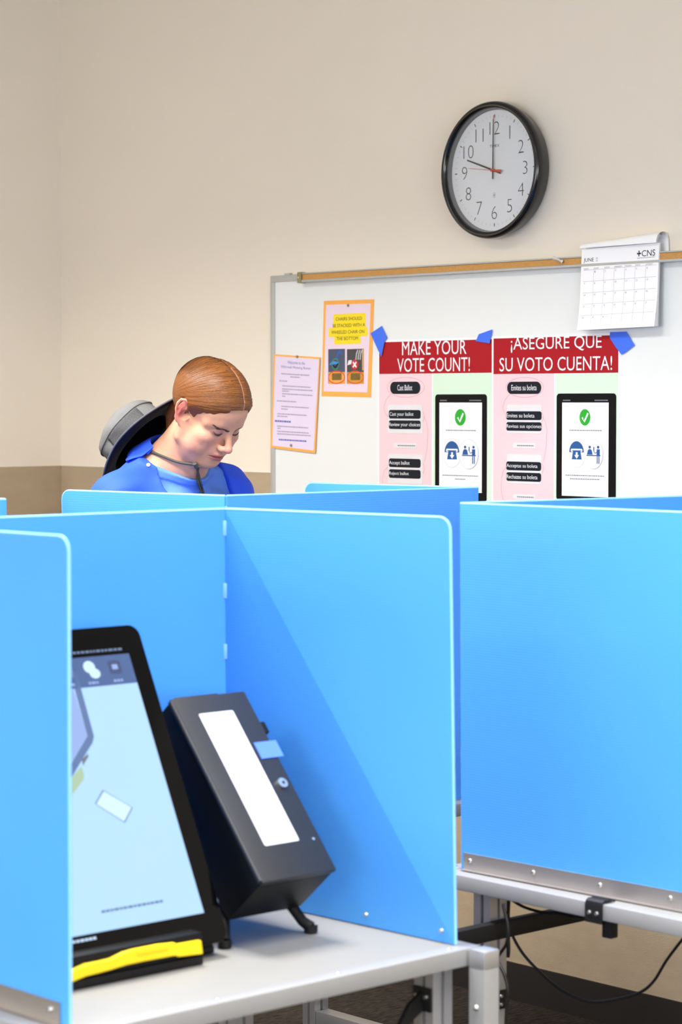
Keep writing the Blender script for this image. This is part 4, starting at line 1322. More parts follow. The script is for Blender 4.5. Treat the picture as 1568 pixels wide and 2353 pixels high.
def tline(name, s, zx0, zx1, zy, h, m, thin=0.0):
    a, b = skew(S2, zx0, zx1, zy)
    v, f, _ = text_geo(s, thin)
    dz = (b[1] - a[1])
    obj(name, [Vector((a[0] + (b[0] - a[0]) * x, -0.0009, a[1] + dz * x + (y - 0.5) * h)) for x, y in v], f, m, sh2)
tline('heading', 'Welcome to the', 290, 478, 1282, 0.0095, M_NBLUE, 0.0)
tline('heading', 'Millcreek Meeting Room', 222, 538, 1333, 0.0095, M_NBLUE, 0.0)
rowsx = [(222, 525, 1406), (320, 420, 1440), (200, 285, 1482), (232, 540, 1536), (232, 560, 1570), (232, 305, 1592), (232, 560, 1622), (232, 270, 1648),
         (175, 385, 1698), (222, 520, 1758), (222, 295, 1786), (180, 495, 1838), (180, 290, 1864), (178, 515, 1972), (182, 215, 1996), (178, 525, 2028), (178, 545, 2055)]
for i, (zx0, zx1, zy) in enumerate(rowsx):
    a, b = skew(S2, zx0, zx1, zy)
    dz = b[1] - a[1]; L_ = b[0] - a[0]
    greek('text_line', a[0], b[0], 0, 0.0032, -0.0009, M_NTXT, sh2, 40 + i, (1.2, 3.0), 0.5, fn=lambda v, a=a, dz=dz, L_=L_: Vector((v.x, v.y, v.z + a[1] + dz * (v.x - a[0]) / L_)))
for i, (zx0, zx1, zy, hh) in enumerate(((152, 325, 1916, 0.0052), (195, 500, 2118, 0.0045))):
    a, b = skew(S2, zx0, zx1, zy)
    dz = b[1] - a[1]; L_ = b[0] - a[0]
    greek('text_line', a[0], b[0], 0, hh, -0.0009, M_NBLUE, sh2, 70 + i, (1.2, 2.4), 0.3, fn=lambda v, a=a, dz=dz, L_=L_: Vector((v.x, v.y, v.z + a[1] + dz * (v.x - a[0]) / L_)))
for nn, SS, pts in ((n1, S, [(948, 668)]), (n2, S2, [(396, 1222), (332, 2180)])):
    for q in pts:
        x, z = SS.p(*P2(*q))
        cyl_y('pin_head', x, z, -0.004, -0.0008, 0.0042, mat('pin_metal', (150, 142, 120), 0.35, metal=0.7), nn, 12)

# ================================================================== THE PERSON
# Implicit surfaces on a graded grid, turned into one continuous mesh with surface nets.
class Prim:
    def __init__(self, f, lo, hi):
        self.f = f; self.lo = np.array(lo, float); self.hi = np.array(hi, float)

def A3(v): return np.array(v, np.float32)

def p_ell(c, r, R=None):
    c = A3(c); r = A3(r)
    m = float(max(r))
    def f(P):
        q = P - c
        if R is not None: q = q @ R
        k0 = np.sqrt(((q / r) ** 2).sum(-1))
        k1 = np.sqrt(((q / (r * r)) ** 2).sum(-1)) + 1e-9
        return k0 * (k0 - 1.0) / k1
    return Prim(f, c - m, c + m)

def p_chain(pts, rads):
    """Tapered round chain through points."""
    pts = [A3(p) for p in pts]
    if not isinstance(rads, (list, tuple)): rads = [rads] * len(pts)
    def f(P):
        best = None
        for a, b, ra, rb_ in zip(pts, pts[1:], rads, rads[1:]):
            ab = b - a
            t = np.clip(((P - a) @ ab) / float(ab @ ab + 1e-12), 0, 1)
            d = np.sqrt(((P - a - t[..., None] * ab) ** 2).sum(-1)) - (ra + (rb_ - ra) * t)
            best = d if best is None else np.minimum(best, d)
        return best
    m = max(rads)
    lo = np.min(np.array(pts), 0) - m; hi = np.max(np.array(pts), 0) + m
    return Prim(f, lo, hi)

def p_turn(prim, R):
    """Primitive given in head axes, used in body axes. Columns of R are the head axes."""
    cs = np.array([[x, y, z] for x in (prim.lo[0], prim.hi[0]) for y in (prim.lo[1], prim.hi[1]) for z in (prim.lo[2], prim.hi[2])])
    w = cs @ R.T
    return Prim(lambda P: prim.f(P @ R.astype(np.float32)), w.min(0), w.max(0))

def smin(a, b, k):
    if k <= 0: return np.minimum(a, b)
    h = np.clip(0.5 + 0.5 * (b - a) / k, 0, 1)
    return b + (a - b) * h - k * h * (1 - h)

class Shape:
    def __init__(self): self.ops = []
    def add(self, p, k=0.0): self.ops.append(('u', p, k)); return self
    def cut(self, p, k=0.0): self.ops.append(('s', p, k)); return self
    def at(self, P):
        P = np.asarray(P, np.float32)
        d = np.full(P.shape[:-1], 1.0, np.float32)
        for o, p, k in self.ops:
            v = p.f(P)
            d = smin(d, v, k) if o == 'u' else -smin(-d, v, k)
        return d
    def grid(self, xs, ys, zs, margin=0.03):
        D = np.full((len(xs), len(ys), len(zs)), 1.0, np.float32)
        for o, p, k in self.ops:
            m = margin + k
            s = []
            for ax, g in enumerate((xs, ys, zs)):
                i0 = np.searchsorted(g, p.lo[ax] - m); i1 = np.searchsorted(g, p.hi[ax] + m)
                s.append(slice(i0, i1))
            if any(q.start >= q.stop for q in s): continue
            X, Y, Z = np.meshgrid(xs[s[0]], ys[s[1]], zs[s[2]], indexing='ij')
            v = p.f(np.stack([X, Y, Z], -1).astype(np.float32))
            blk = D[s[0], s[1], s[2]]
            D[s[0], s[1], s[2]] = smin(blk, v, k) if o == 'u' else -smin(-blk, v, k)
        return D

def axis_grid(segs):
    """[(start, end, step), ...] -> graded coordinates"""
    out = []
    for a, b, h in segs:
        n = max(1, int(round((b - a) / h)))
        out += list(a + (b - a) * np.arange(n) / n)
    out.append(segs[-1][1])
    return np.array(out, np.float32)

def surface_nets(D, xs, ys, zs):
    S = D < 0
    c = S[:-1, :-1, :-1].astype(np.int8)
    tot = np.zeros_like(c)
    for dx in (0, 1):
        for dy in (0, 1):
            for dz in (0, 1):
                tot += S[dx:S.shape[0] - 1 + dx, dy:S.shape[1] - 1 + dy, dz:S.shape[2] - 1 + dz]
    I, J, K = np.nonzero((tot > 0) & (tot < 8))
    idx = np.full(c.shape, -1, np.int64)
    idx[I, J, K] = np.arange(len(I))
    corner = {}
    for dx in (0, 1):
        for dy in (0, 1):
            for dz in (0, 1):
                corner[(dx, dy, dz)] = (D[I + dx, J + dy, K + dz], np.stack([xs[I + dx], ys[J + dy], zs[K + dz]], -1))
    acc = np.zeros((len(I), 3)); cnt = np.zeros(len(I))
    keys = list(corner)
    for a in keys:
        for ax in range(3):
            if a[ax] == 0:
                b = list(a); b[ax] = 1; b = tuple(b)
                va, pa = corner[a]; vb, pb = corner[b]
                m = (va < 0) != (vb < 0)
                t = np.where(m, va / np.where(m, va - vb, 1), 0)
                acc += np.where(m[:, None], pa + (pb - pa) * t[:, None], 0); cnt += m
    V = acc / cnt[:, None]
    F = []
    n = S.shape
    for ax in range(3):
        o1, o2 = [(1, 2), (2, 0), (0, 1)][ax]
        sl0 = [slice(None)] * 3; sl1 = [slice(None)] * 3
        sl0[ax] = slice(0, n[ax] - 1); sl1[ax] = slice(1, n[ax])
        ch = S[tuple(sl0)] != S[tuple(sl1)]
        e = np.stack(np.nonzero(ch), -1)
        ok = (e[:, o1] > 0) & (e[:, o2] > 0) & (e[:, o1] < n[o1] - 1) & (e[:, o2] < n[o2] - 1)
        e = e[ok]
        def cell(d1, d2):
            q = e.copy(); q[:, o1] += d1; q[:, o2] += d2
            return idx[q[:, 0], q[:, 1], q[:, 2]]
        quad_ = np.stack([cell(-1, -1), cell(0, -1), cell(0, 0), cell(-1, 0)], -1)
        ins = S[e[:, 0], e[:, 1], e[:, 2]]
        quad_ = np.where(ins[:, None], quad_, quad_[:, ::-1])
        F.append(quad_)
    F = np.concatenate(F)
    F = F[(F >= 0).all(1)]
    return V, F

def relax(V, F, n=1, lam=0.5):
    e = np.concatenate([F[:, [0, 1]], F[:, [1, 2]], F[:, [2, 3]], F[:, [3, 0]]])
    e = np.concatenate([e, e[:, ::-1]])
    for _ in range(n):
        s = np.zeros_like(V); c = np.zeros(len(V))
        np.add.at(s, e[:, 0], V[e[:, 1]]); np.add.at(c, e[:, 0], 1)
        V = V + lam * (s / np.maximum(c, 1)[:, None] - V)
    return V

def mesh_from(name, V, F, m, parent, col=None, sm=True):
    me = bpy.data.meshes.new(name)
    me.vertices.add(len(V)); me.vertices.foreach_set('co', np.asarray(V, np.float32).ravel())
    me.loops.add(F.size); me.loops.foreach_set('vertex_index', F.ravel().astype(np.int32))
    me.polygons.add(len(F))
    me.polygons.foreach_set('loop_start', np.arange(0, F.size, F.shape[1], dtype=np.int32))
    me.polygons.foreach_set('loop_total', np.full(len(F), F.shape[1], np.int32))
    me.polygons.foreach_set('use_smooth', np.ones(len(F), bool))
    me.update(calc_edges=True); me.validate()
    if col is not None:
        at = me.color_attributes.new('tone', 'FLOAT_COLOR', 'POINT')
        at.data.foreach_set('color', np.concatenate([col, np.ones((len(col), 1))], 1).astype(np.float32).ravel())
    o = bpy.data.objects.new(name, me)
    COL.objects.link(o)
    me.materials.append(m)
    o.parent = parent
    return o

# ---- frames: body axes x forward, y left, z up, origin midway between the ears
BODY_YAW = math.radians(42.4)
HEAD_YAW = math.radians(5.0)
PITCH = math.radians(35.0)
bd = Vector((math.sin(BODY_YAW), -math.cos(BODY_YAW), 0))
blft = Vector((math.cos(BODY_YAW), math.sin(BODY_YAW), 0))
ear = Vector((0, 0, CAMZ)) + ray(428, 947) * (5.80 / ray(428, 947).y)
hd = Vector((math.sin(BODY_YAW + HEAD_YAW), -math.cos(BODY_YAW + HEAD_YAW), 0))
hl = Vector((math.cos(BODY_YAW + HEAD_YAW), math.sin(BODY_YAW + HEAD_YAW), 0))
HEADO = ear + hl * 0.072
HZ = HEADO.z
fwd_h = np.array([math.cos(HEAD_YAW) * math.cos(PITCH), math.sin(HEAD_YAW) * math.cos(PITCH), -math.sin(PITCH)])
lft_h = np.array([-math.sin(HEAD_YAW), math.cos(HEAD_YAW), 0.0])
up_h = np.cross(fwd_h, lft_h)
RH = np.stack([fwd_h, lft_h, up_h], 1)
BODYM = Matrix(((bd.x, blft.x, 0, HEADO.x), (bd.y, blft.y, 0, HEADO.y), (0, 0, 1, HEADO.z), (0, 0, 0, 1)))
BASE = BODYM @ Vector((-0.19, 0, -HZ))
person = empty('person', (BASE.x, BASE.y, 0), math.atan2(bd.y, bd.x), 'young person in blue shirts looking down inside the far privacy screen', 'person')
OFF = np.array([0.19, 0.0, HZ])           # body coordinates -> person-local
def H(p): return p_turn(p, RH)
def pair(fn):
    return [fn(1), fn(-1)]

# ---- head
def head_ops(sh):
    a = sh.add
    a(H(p_ell((-0.005, 0, 0.040), (0.097, 0.076, 0.084))))
    a(H(p_ell((0.046, 0, 0.030), (0.047, 0.060, 0.052))), 0.02)
    a(H(p_ell((0.030, 0, -0.030), (0.056, 0.058, 0.058))), 0.02)
    a(H(p_ell((0.042, 0, -0.074), (0.042, 0.043, 0.033))), 0.02)
    for s in (1, -1):
        a(H(p_chain([(0.000, s * 0.058, -0.022), (0.006, s * 0.056, -0.066), (0.062, s * 0.022, -0.097)], [0.015, 0.018, 0.016])), 0.022)
        a(H(p_ell((0.056, s * 0.044, -0.026), (0.026, 0.022, 0.018))), 0.018)
        a(H(p_ell((0.048, s * 0.041, -0.057), (0.030, 0.026, 0.028))), 0.02)
    a(H(p_ell((0.028, 0, -0.092), (0.046, 0.046, 0.026))), 0.025)
    a(H(p_ell((0.074, 0, -0.092), (0.018, 0.021, 0.017))), 0.014)
    a(H(p_ell((0.071, 0, -0.064), (0.023, 0.030, 0.026))), 0.014)
    for s in (1, -1):
        a(H(p_chain([(0.083, s * 0.010, 0.011), (0.078, s * 0.030, 0.017), (0.060, s * 0.052, 0.010)], [0.009, 0.009, 0.008])), 0.014)
    for s in (1, -1):
        sh.cut(H(p_ell((0.0965, s * 0.029, -0.001), (0.0165, 0.0190, 0.0125))), 0.012)
    for s in (1, -1):
        a(H(p_ell((0.0715, s * 0.0285, -0.0010), (0.0148, 0.0170, 0.0112))), 0.004)
    # nose
    a(H(p_chain([(0.086, 0, 0.004), (0.0985, 0, -0.014), (0.1095, 0, -0.030)], [0.0075, 0.0078, 0.0085])), 0.012)
    a(H(p_ell((0.1105, 0, -0.0345), (0.0108, 0.0105, 0.0095))), 0.006)
    for s in (1, -1):
        a(H(p_ell((0.0990, s * 0.0125, -0.0390), (0.0110, 0.0072, 0.0078))), 0.006)
    for s in (1, -1):
        sh.cut(H(p_ell((0.1035, s * 0.0068, -0.0465), (0.0052, 0.0034, 0.0036))), 0.002)
    # lips
    for s in (1, -1):
        a(H(p_chain([(0.0965, s * 0.003, -0.0605), (0.0915, s * 0.013, -0.0635), (0.0815, s * 0.0235, -0.0680)], [0.0056, 0.0048, 0.0026])), 0.005)
        a(H(p_chain([(0.0945, 0, -0.0730), (0.0905, s * 0.012, -0.0720), (0.0815, s * 0.0225, -0.0690)], [0.0066, 0.0056, 0.0026])), 0.005)
    sh.cut(H(p_chain([(0.0835, -0.026, -0.0685), (0.0965, -0.012, -0.0674), (0.1010, 0, -0.0668), (0.0965, 0.012, -0.0674), (0.0835, 0.026, -0.0685)], 0.0016)), 0.0022)
    sh.cut(H(p_ell((0.1040, 0, -0.0835), (0.0110, 0.018, 0.0055))), 0.008)
    # ears
    for s in (1, -1):
        E0 = np.array([0.000, s * 0.0735, -0.006]); ES = 1.13
        ef = np.array([math.cos(math.radians(32)), -s * math.sin(math.radians(32)), 0.0])
        eu = np.array([-0.16, s * 0.10, 0.98]); eu /= np.linalg.norm(eu)
        en = np.cross(ef, eu) * s
        if en[1] * s < 0: en = -en
        def ep(u, v, w=0.0): return tuple(E0 + ef * u * ES + eu * v * ES + en * w * ES)
        Re = np.stack([ef, eu, en], 1).astype(np.float32)
        a(H(p_ell(ep(-0.006, 0.002, -0.002), (0.0170, 0.0325, 0.0048), Re)), 0.006)
        a(H(p_chain([ep(0.007, 0.004, 0.001), ep(0.010, 0.017, 0.003), ep(0.006, 0.028, 0.004), ep(-0.004, 0.033, 0.0045), ep(-0.014, 0.029, 0.005), ep(-0.0195, 0.018, 0.005), ep(-0.0205, 0.004, 0.0045), ep(-0.016, -0.011, 0.003), ep(-0.008, -0.023, 0.001), ep(0.000, -0.0285, -0.001)],
                    [0.0026, 0.0032, 0.0036, 0.0038, 0.0039, 0.0038, 0.0036, 0.0036, 0.0044, 0.0052])), 0.003)
        a(H(p_chain([ep(-0.004, 0.020, 0.001), ep(-0.0105, 0.010, 0.002), ep(-0.0115, -0.002, 0.002), ep(-0.006, -0.013, 0.002)], [0.0026, 0.003, 0.003, 0.003])), 0.0035)
        a(H(p_ell(ep(0.0085, -0.005, 0.002), (0.0045, 0.0055, 0.004), Re)), 0.003)
        sh.cut(H(p_ell(ep(-0.0005, -0.002, 0.004), (0.0112, 0.0145, 0.0085), Re)), 0.003)
        sh.cut(H(p_ell(ep(-0.0055, 0.022, 0.0055), (0.0065, 0.0045, 0.0030), Re)), 0.003)

def torso_ops(sh):
    a = sh.add
    a(p_chain([(-0.160, 0, -0.170), (-0.105, 0, -0.098), (-0.030, 0, -0.030)], [0.070, 0.061, 0.057]), 0.03)
    a(p_chain([(-0.075, 0, -0.130), (-0.030, 0, -0.075), (0.005, 0, -0.055)], [0.050, 0.046, 0.040]), 0.03)
    a(p_ell((-0.140, 0, -0.350), (0.115, 0.160, 0.20)), 0.03)
    for s in (1, -1):
        a(p_chain([(-0.138, s * 0.02, -0.130), (-0.148, s * 0.090, -0.172), (-0.140, s * 0.160, -0.205 + 0.006 * s)], [0.050, 0.043, 0.044]), 0.035)
        a(p_chain([(-0.140, s * 0.170, -0.222 + 0.006 * s), (-0.130, s * 0.208, -0.34), (-0.105, s * 0.225, -0.47)], [0.055, 0.050, 0.043]), 0.035)
        a(p_ell((-0.062, s * 0.075, -0.275), (0.055, 0.075, 0.065)), 0.04)
    a(p_ell((-0.170, 0, -0.56), (0.108, 0.150, 0.20)), 0.05)

def limb_ops(sh):
    a = sh.add
    a(p_ell((-0.200, 0, -0.74), (0.118, 0.165, 0.15)), 0.05)
    for s in (1, -1):
        a(p_chain([(-0.200, s * 0.090, -0.78), (-0.175, s * 0.095, -1.16), (-0.215, s * 0.095, -HZ + 0.085)], [0.088, 0.058, 0.042]), 0.04)
        a(p_chain([(-0.225, s * 0.095, -HZ + 0.045), (-0.12, s * 0.10, -HZ + 0.036), (-0.03, s * 0.105, -HZ + 0.030)], [0.038, 0.034, 0.027]), 0.03)
        # forearm and hand reaching over the table edge
        w = np.array([0.085, s * 0.125, -0.585]); el = np.array([-0.105, s * 0.225, -0.47])
        a(p_chain([el, el * 0.55 + w * 0.45, w], [0.043, 0.038, 0.027]), 0.02)
        fw = np.array([0.93, -s * 0.22, -0.30]); fw /= np.linalg.norm(fw)
        lt = np.array([-s * 0.1, -s * 1.0, 0.1]) ; lt -= fw * (lt @ fw); lt /= np.linalg.norm(lt)   # towards the thumb side
        dn = np.cross(fw, lt); dn = dn if dn[2] < 0 else -dn
        pc = w + fw * 0.050
        a(p_ell(pc, (0.047, 0.038, 0.015), np.stack([fw, lt, dn], 1).astype(np.float32)), 0.012)
        for k, (off, L) in enumerate(((0.027, 0.070), (0.009, 0.079), (-0.009, 0.073), (-0.026, 0.058))):
            b0 = w + fw * 0.080 + lt * off
            j1 = b0 + fw * L * 0.45 + dn * 0.008
            j2 = j1 + fw * L * 0.30 + dn * L * 0.22
            j3 = j2 + fw * L * 0.14 + dn * L * 0.26
            a(p_chain([b0, j1, j2, j3], [0.0092, 0.0085, 0.0078, 0.0068]), 0.002)
        t0 = w + fw * 0.022 + lt * 0.026
        a(p_chain([t0, t0 + fw * 0.028 + lt * 0.024 + dn * 0.006, t0 + fw * 0.056 + lt * 0.030 + dn * 0.014], [0.0125, 0.0100, 0.0082]), 0.006)

body = Shape(); torso_ops(body); head_ops(body); limb_ops(body)
GX = axis_grid([(-0.36, -0.135, 0.006), (-0.135, 0.145, 0.0017), (0.145, 0.30, 0.0045)])
GY = axis_grid([(-0.33, -0.097, 0.005), (-0.097, 0.097, 0.0017), (0.097, 0.33, 0.005)])
GZ = axis_grid([(-HZ - 0.005, -0.72, 0.011), (-0.72, -0.50, 0.0045), (-0.50, -0.16, 0.007), (-0.16, 0.150, 0.0017)])
V, F = surface_nets(body.grid(GX, GY, GZ), GX, GY, GZ)
V = relax(V, F, 1, 0.4)
PH = V @ RH                                             # head axes
def blob(c, r):
    q = (PH - np.array(c)) / np.array(r)
    return np.exp(-(q ** 2).sum(1))
SK = np.array(lin((206, 153, 124)))
col = np.tile(SK, (len(V), 1))
def tint(c, w):
    global col
    w = np.clip(w, 0, 1)[:, None]
    col = col * (1 - w) + np.array(lin(c)) * w
for s in (1, -1):
    tint((216, 150, 138), 0.55 * blob((0.070, s * 0.045, -0.035), (0.03, 0.024, 0.022)))
    tint((206, 140, 128), 0.45 * blob((0.045, s * 0.060, -0.050), (0.02, 0.016, 0.018)))
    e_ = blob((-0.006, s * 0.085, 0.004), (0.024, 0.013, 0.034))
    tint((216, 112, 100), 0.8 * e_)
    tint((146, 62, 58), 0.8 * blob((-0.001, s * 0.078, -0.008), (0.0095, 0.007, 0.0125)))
    tint((176, 128, 122), 0.65 * blob((0.084, s * 0.0285, 0.0), (0.010, 0.017, 0.0085)))
tint((226, 152, 138), 0.6 * blob((0.112, 0, -0.034), (0.014, 0.016, 0.012)))
lipm = np.clip(1.35 * (np.exp(-((PH[:, 1] / 0.0225) ** 4)) * np.exp(-((PH[:, 2] + 0.0672 + 0.0 * PH[:, 1]) / 0.0082) ** 4) * (PH[:, 0] > 0.079)) , 0, 1)
tint((152, 72, 74), 0.9 * lipm)
tint((120, 60, 62), 0.8 * np.exp(-((PH[:, 2] + 0.0670 + 2.6 * PH[:, 1] ** 2) / 0.0013) ** 2) * (np.abs(PH[:, 1]) < 0.024) * (PH[:, 0] > 0.078))
rs = np.random.RandomState(4)
for _ in range(26):                                     # small red marks on the cheek and jaw
    yy = -rs.uniform(0.035, 0.065)
    tint((196, 118, 108), rs.uniform(0.15, 0.5) * blob((rs.uniform(0.015, 0.075), yy, rs.uniform(-0.085, -0.025)), [rs.uniform(0.0015, 0.0038)] * 3 + np.array([0, 0.01, 0])))

def mat_tone(name, rough, bump, bscale, spec=0.4, sss=0.0, stretch=None):
    m = bpy.data.materials.new(name)
    m.use_nodes = True
    nt = m.node_tree
    b = nt.nodes['Principled BSDF']
    at = nt.nodes.new('ShaderNodeAttribute'); at.attribute_name = 'tone'
    tc = nt.nodes.new('ShaderNodeTexCoord')
    n = nt.nodes.new('ShaderNodeTexNoise'); n.inputs['Scale'].default_value = 55; n.inputs['Detail'].default_value = 4
    nt.links.new(tc.outputs['Object'], n.inputs['Vector'])
    hs = nt.nodes.new('ShaderNodeMix'); hs.data_type = 'RGBA'; hs.blend_type = 'MULTIPLY'
    rmp = nt.nodes.new('ShaderNodeValToRGB')
    rmp.color_ramp.elements[0].color = (0.90, 0.86, 0.84, 1); rmp.color_ramp.elements[1].color = (1.06, 1.04, 1.04, 1)
    nt.links.new(n.outputs['Fac'], rmp.inputs[0])
    hs.inputs['Factor'].default_value = 1.0
    nt.links.new(at.outputs['Color'], hs.inputs['A']); nt.links.new(rmp.outputs[0], hs.inputs['B'])
    nt.links.new(hs.outputs['Result'], b.inputs['Base Color'])
    b.inputs['Roughness'].default_value = rough
    b.inputs['Specular IOR Level'].default_value = spec
    if sss:
        b.inputs['Subsurface Weight'].default_value = sss
        b.inputs['Subsurface Radius'].default_value = (1.0, 0.35, 0.2)
        b.inputs['Subsurface Scale'].default_value = 0.004
    n2 = nt.nodes.new('ShaderNodeTexNoise'); n2.inputs['Scale'].default_value = bscale; n2.inputs['Detail'].default_value = 2
    nt.links.new(tc.outputs['Object'], n2.inputs['Vector'])
    bp = nt.nodes.new('ShaderNodeBump'); bp.inputs['Strength'].default_value = bump; bp.inputs['Distance'].default_value = 0.0006
    nt.links.new(n2.outputs['Fac'], bp.inputs['Height'])
    nt.links.new(bp.outputs[0], b.inputs['Normal'])
    return m
body_o = mesh_from('body', V + OFF, F, mat_tone('skin', 0.5, 0.12, 900, 0.35, 0.25), person, col)

# ---- hair
G = np.array([-0.085, 0.0, -0.012])
WU = np.array([-math.sin(PITCH), 0.0, math.cos(PITCH)])     # up of the room in head axes
def hair_shell(Q):
    s1 = p_ell((-0.005, 0, 0.040), (0.097, 0.076, 0.084)).f(Q)
    s2 = p_ell((0.046, 0, 0.030), (0.047, 0.060, 0.052)).f(Q)
    d = smin(s1, s2, 0.02)
    y = np.abs(Q[..., 1] - 0.012)
    ang = np.arctan2(Q[..., 2] - G[2], Q[..., 0] - G[0])
    th = 0.0022 + 0.0075 * (1 - np.exp(-y / 0.012))
    back = np.clip((-Q[..., 0] - 0.01) / 0.06, 0, 1)
    th = th + back * 0.004
    th = th + 0.00022 * np.sin(ang * 61 + 9 * y / 0.07) + 0.00022 * np.sin(ang * 143 + 2.0) + 0.0002 * np.sin(ang * 260 + y * 60)
    wz_ = Q @ WU.astype(np.float32)
    tap = np.clip((wz_ + 0.006) / 0.022, 0.12, 1.0)
    th = th * np.where(Q[..., 0] > 0.012, tap, 1.0 - (1.0 - tap) * np.clip((Q[..., 0] + 0.004) / 0.016, 0, 1))
    return d - th
def hair_f(Q):
    d = hair_shell(Q)
    y = np.abs(Q[..., 1] - 0.012)
    wz = Q @ WU.astype(np.float32)
    # hairline: level with the ear when the head is bowed, wavy, a point before the ear
    x = Q[..., 0]
    line = -0.004 + 0.0016 * np.sin(x * 160) + 0.0012 * np.sin(x * 420 + 1) - 0.010 * np.exp(-((x - 0.020) / 0.008) ** 2) + 0.010 * np.exp(-((x - 0.075) / 0.02) ** 2) * (y < 0.04)
    d = -smin(-d, wz - line, 0.004)
    return d
hair = Shape()
hair.add(Prim(lambda P: hair_f(P @ RH.astype(np.float32)), (-0.17, -0.1, -0.09), (0.14, 0.1, 0.15)))
for s in (1, -1):
    hair.cut(H(p_ell((-0.010, s * 0.088, -0.004), (0.0225, 0.016, 0.0375))), 0.004)
hair.add(H(p_chain([(-0.070, 0, -0.024), (-0.092, 0, -0.044), (-0.098, 0.002, -0.075), (-0.085, 0.004, -0.12)], [0.026, 0.022, 0.020, 0.009])), 0.014)
hx_ = axis_grid([(-0.20, 0.13, 0.0018)]); hy_ = axis_grid([(-0.10, 0.10, 0.0018)]); hz_ = axis_grid([(-0.14, 0.155, 0.0018)])
V2, F2 = surface_nets(hair.grid(hx_, hy_, hz_), hx_, hy_, hz_)
V2 = relax(V2, F2, 1, 0.3)
Q = V2 @ RH
ang = np.arctan2(Q[:, 2] - G[2], Q[:, 0] - G[0])
rs = np.random.RandomState(2)
tone = np.zeros(len(Q))
for k in range(22):
    fr = rs.uniform(40, 330); ph = rs.uniform(0, 6.28); wv = rs.uniform(-18, 18)
    tone += np.sin(ang * fr + ph + wv * np.abs(Q[:, 1])) / (1 + fr / 120)
tone = np.clip(0.5 + tone / 11.0, 0, 1)[:, None]
hc = np.array(lin((82, 47, 20))) * (1 - tone) + np.array(lin((136, 82, 36))) * tone
part = (np.exp(-(((Q[:, 1] - 0.012) / 0.0024) ** 2)) * (Q[:, 0] > -0.005) * (Q[:, 2] > 0.03))[:, None] * 0.85
hc = hc * (1 - part) + np.array(lin((206, 150, 124))) * part
def mat_hair():
    m = mat_tone('hair', 0.5, 0.3, 700, 0.3)
    return m
hair_o = mesh_from('hair', V2 + OFF, F2, mat_hair(), person, hc)

# single strands combed from the parting down and back to the nape
rs = np.random.RandomState(21)
NS, NY = 2600, 16
aa = np.concatenate([rs.uniform(0.10, 2.6, NS)])
side = rs.choice([-1.0, 1.0], NS, p=[0.68, 0.32])
ys = np.linspace(0.0015, 0.098, NY)
Yg = 0.012 + side[:, None] * ys[None, :] * (1 - 0.10 * rs.rand(NS)[:, None])
ag = aa[:, None] + 0.05 * np.sin(ys * 40 + rs.uniform(0, 6, NS)[:, None]) * rs.uniform(0, 0.5, NS)[:, None]
rr_ = np.linspace(0.225, 0.0, 76)
best = np.full((NS, NY), -1.0)
prev = np.full((NS, NY), 1.0)
for r0_, r1_ in zip(rr_, rr_[1:]):
    Qp = np.stack([G[0] + r1_ * np.cos(ag), Yg, G[2] + r1_ * np.sin(ag)], -1).astype(np.float32)
    v = hair_shell(Qp)
    hit = (best < 0) & (v < 0)
    tt = np.where(hit, prev / np.maximum(prev - v, 1e-9), 0)
    best = np.where(hit, r0_ + (r1_ - r0_) * np.clip(tt, 0, 1), best)
    prev = v
SP = np.stack([G[0] + best * np.cos(ag), Yg, G[2] + best * np.sin(ag)], -1)
wzs = SP @ WU
eq = (((SP - np.array([-0.010, 0, -0.004])) * np.array([1, 0, 1]) / np.array([0.0245, 1, 0.0395])) ** 2).sum(-1)
good = (best > 0.004) & (wzs > 0.0035) & ~((eq < 1) & (np.abs(SP[..., 1]) > 0.06))
cen = np.array([-0.005, 0, 0.035])
nrm = SP - cen; nrm /= np.linalg.norm(nrm, axis=-1, keepdims=True)
lift = rs.uniform(0.0002, 0.0009, NS)[:, None]
SP = SP + nrm * (lift * np.sin(np.linspace(0.15, 2.9, NY))[None, :])[..., None]
sv, sf, sc = [], [], []
c_lo, c_hi = np.array(lin((74, 42, 18))), np.array(lin((160, 100, 48)))
for i in range(NS):
    js = np.nonzero(good[i])[0]
    if len(js) < 4: continue
    j0 = js[0]
    run = [j for k, j in enumerate(js) if j == j0 + k]
    if len(run) < 4: continue
    k_ = rs.beta(1.6, 2.0); cc_ = c_lo * (1 - k_) + c_hi * k_
    for n, j in enumerate(run):
        tdir = SP[i, min(j + 1, run[-1])] - SP[i, max(j - 1, run[0])]
        w_ = np.cross(tdir, nrm[i, j]); w_ = w_ / (np.linalg.norm(w_) + 1e-9) * 0.00042 * (1 - 0.6 * (n / (len(run) - 1)) ** 2)
        b0 = len(sv)
        sv += [SP[i, j] - w_, SP[i, j] + w_]; sc += [cc_, cc_]
        if n: sf.append([b0 - 2, b0 - 1, b0 + 1, b0])
st_o = mesh_from('hair_strands', np.array(sv) @ RH.T + OFF, np.array(sf), mat_tone('hair_strand', 0.45, 0.0, 700, 0.35), hair_o, np.array(sc))
st_o['kind'] = 'stuff'

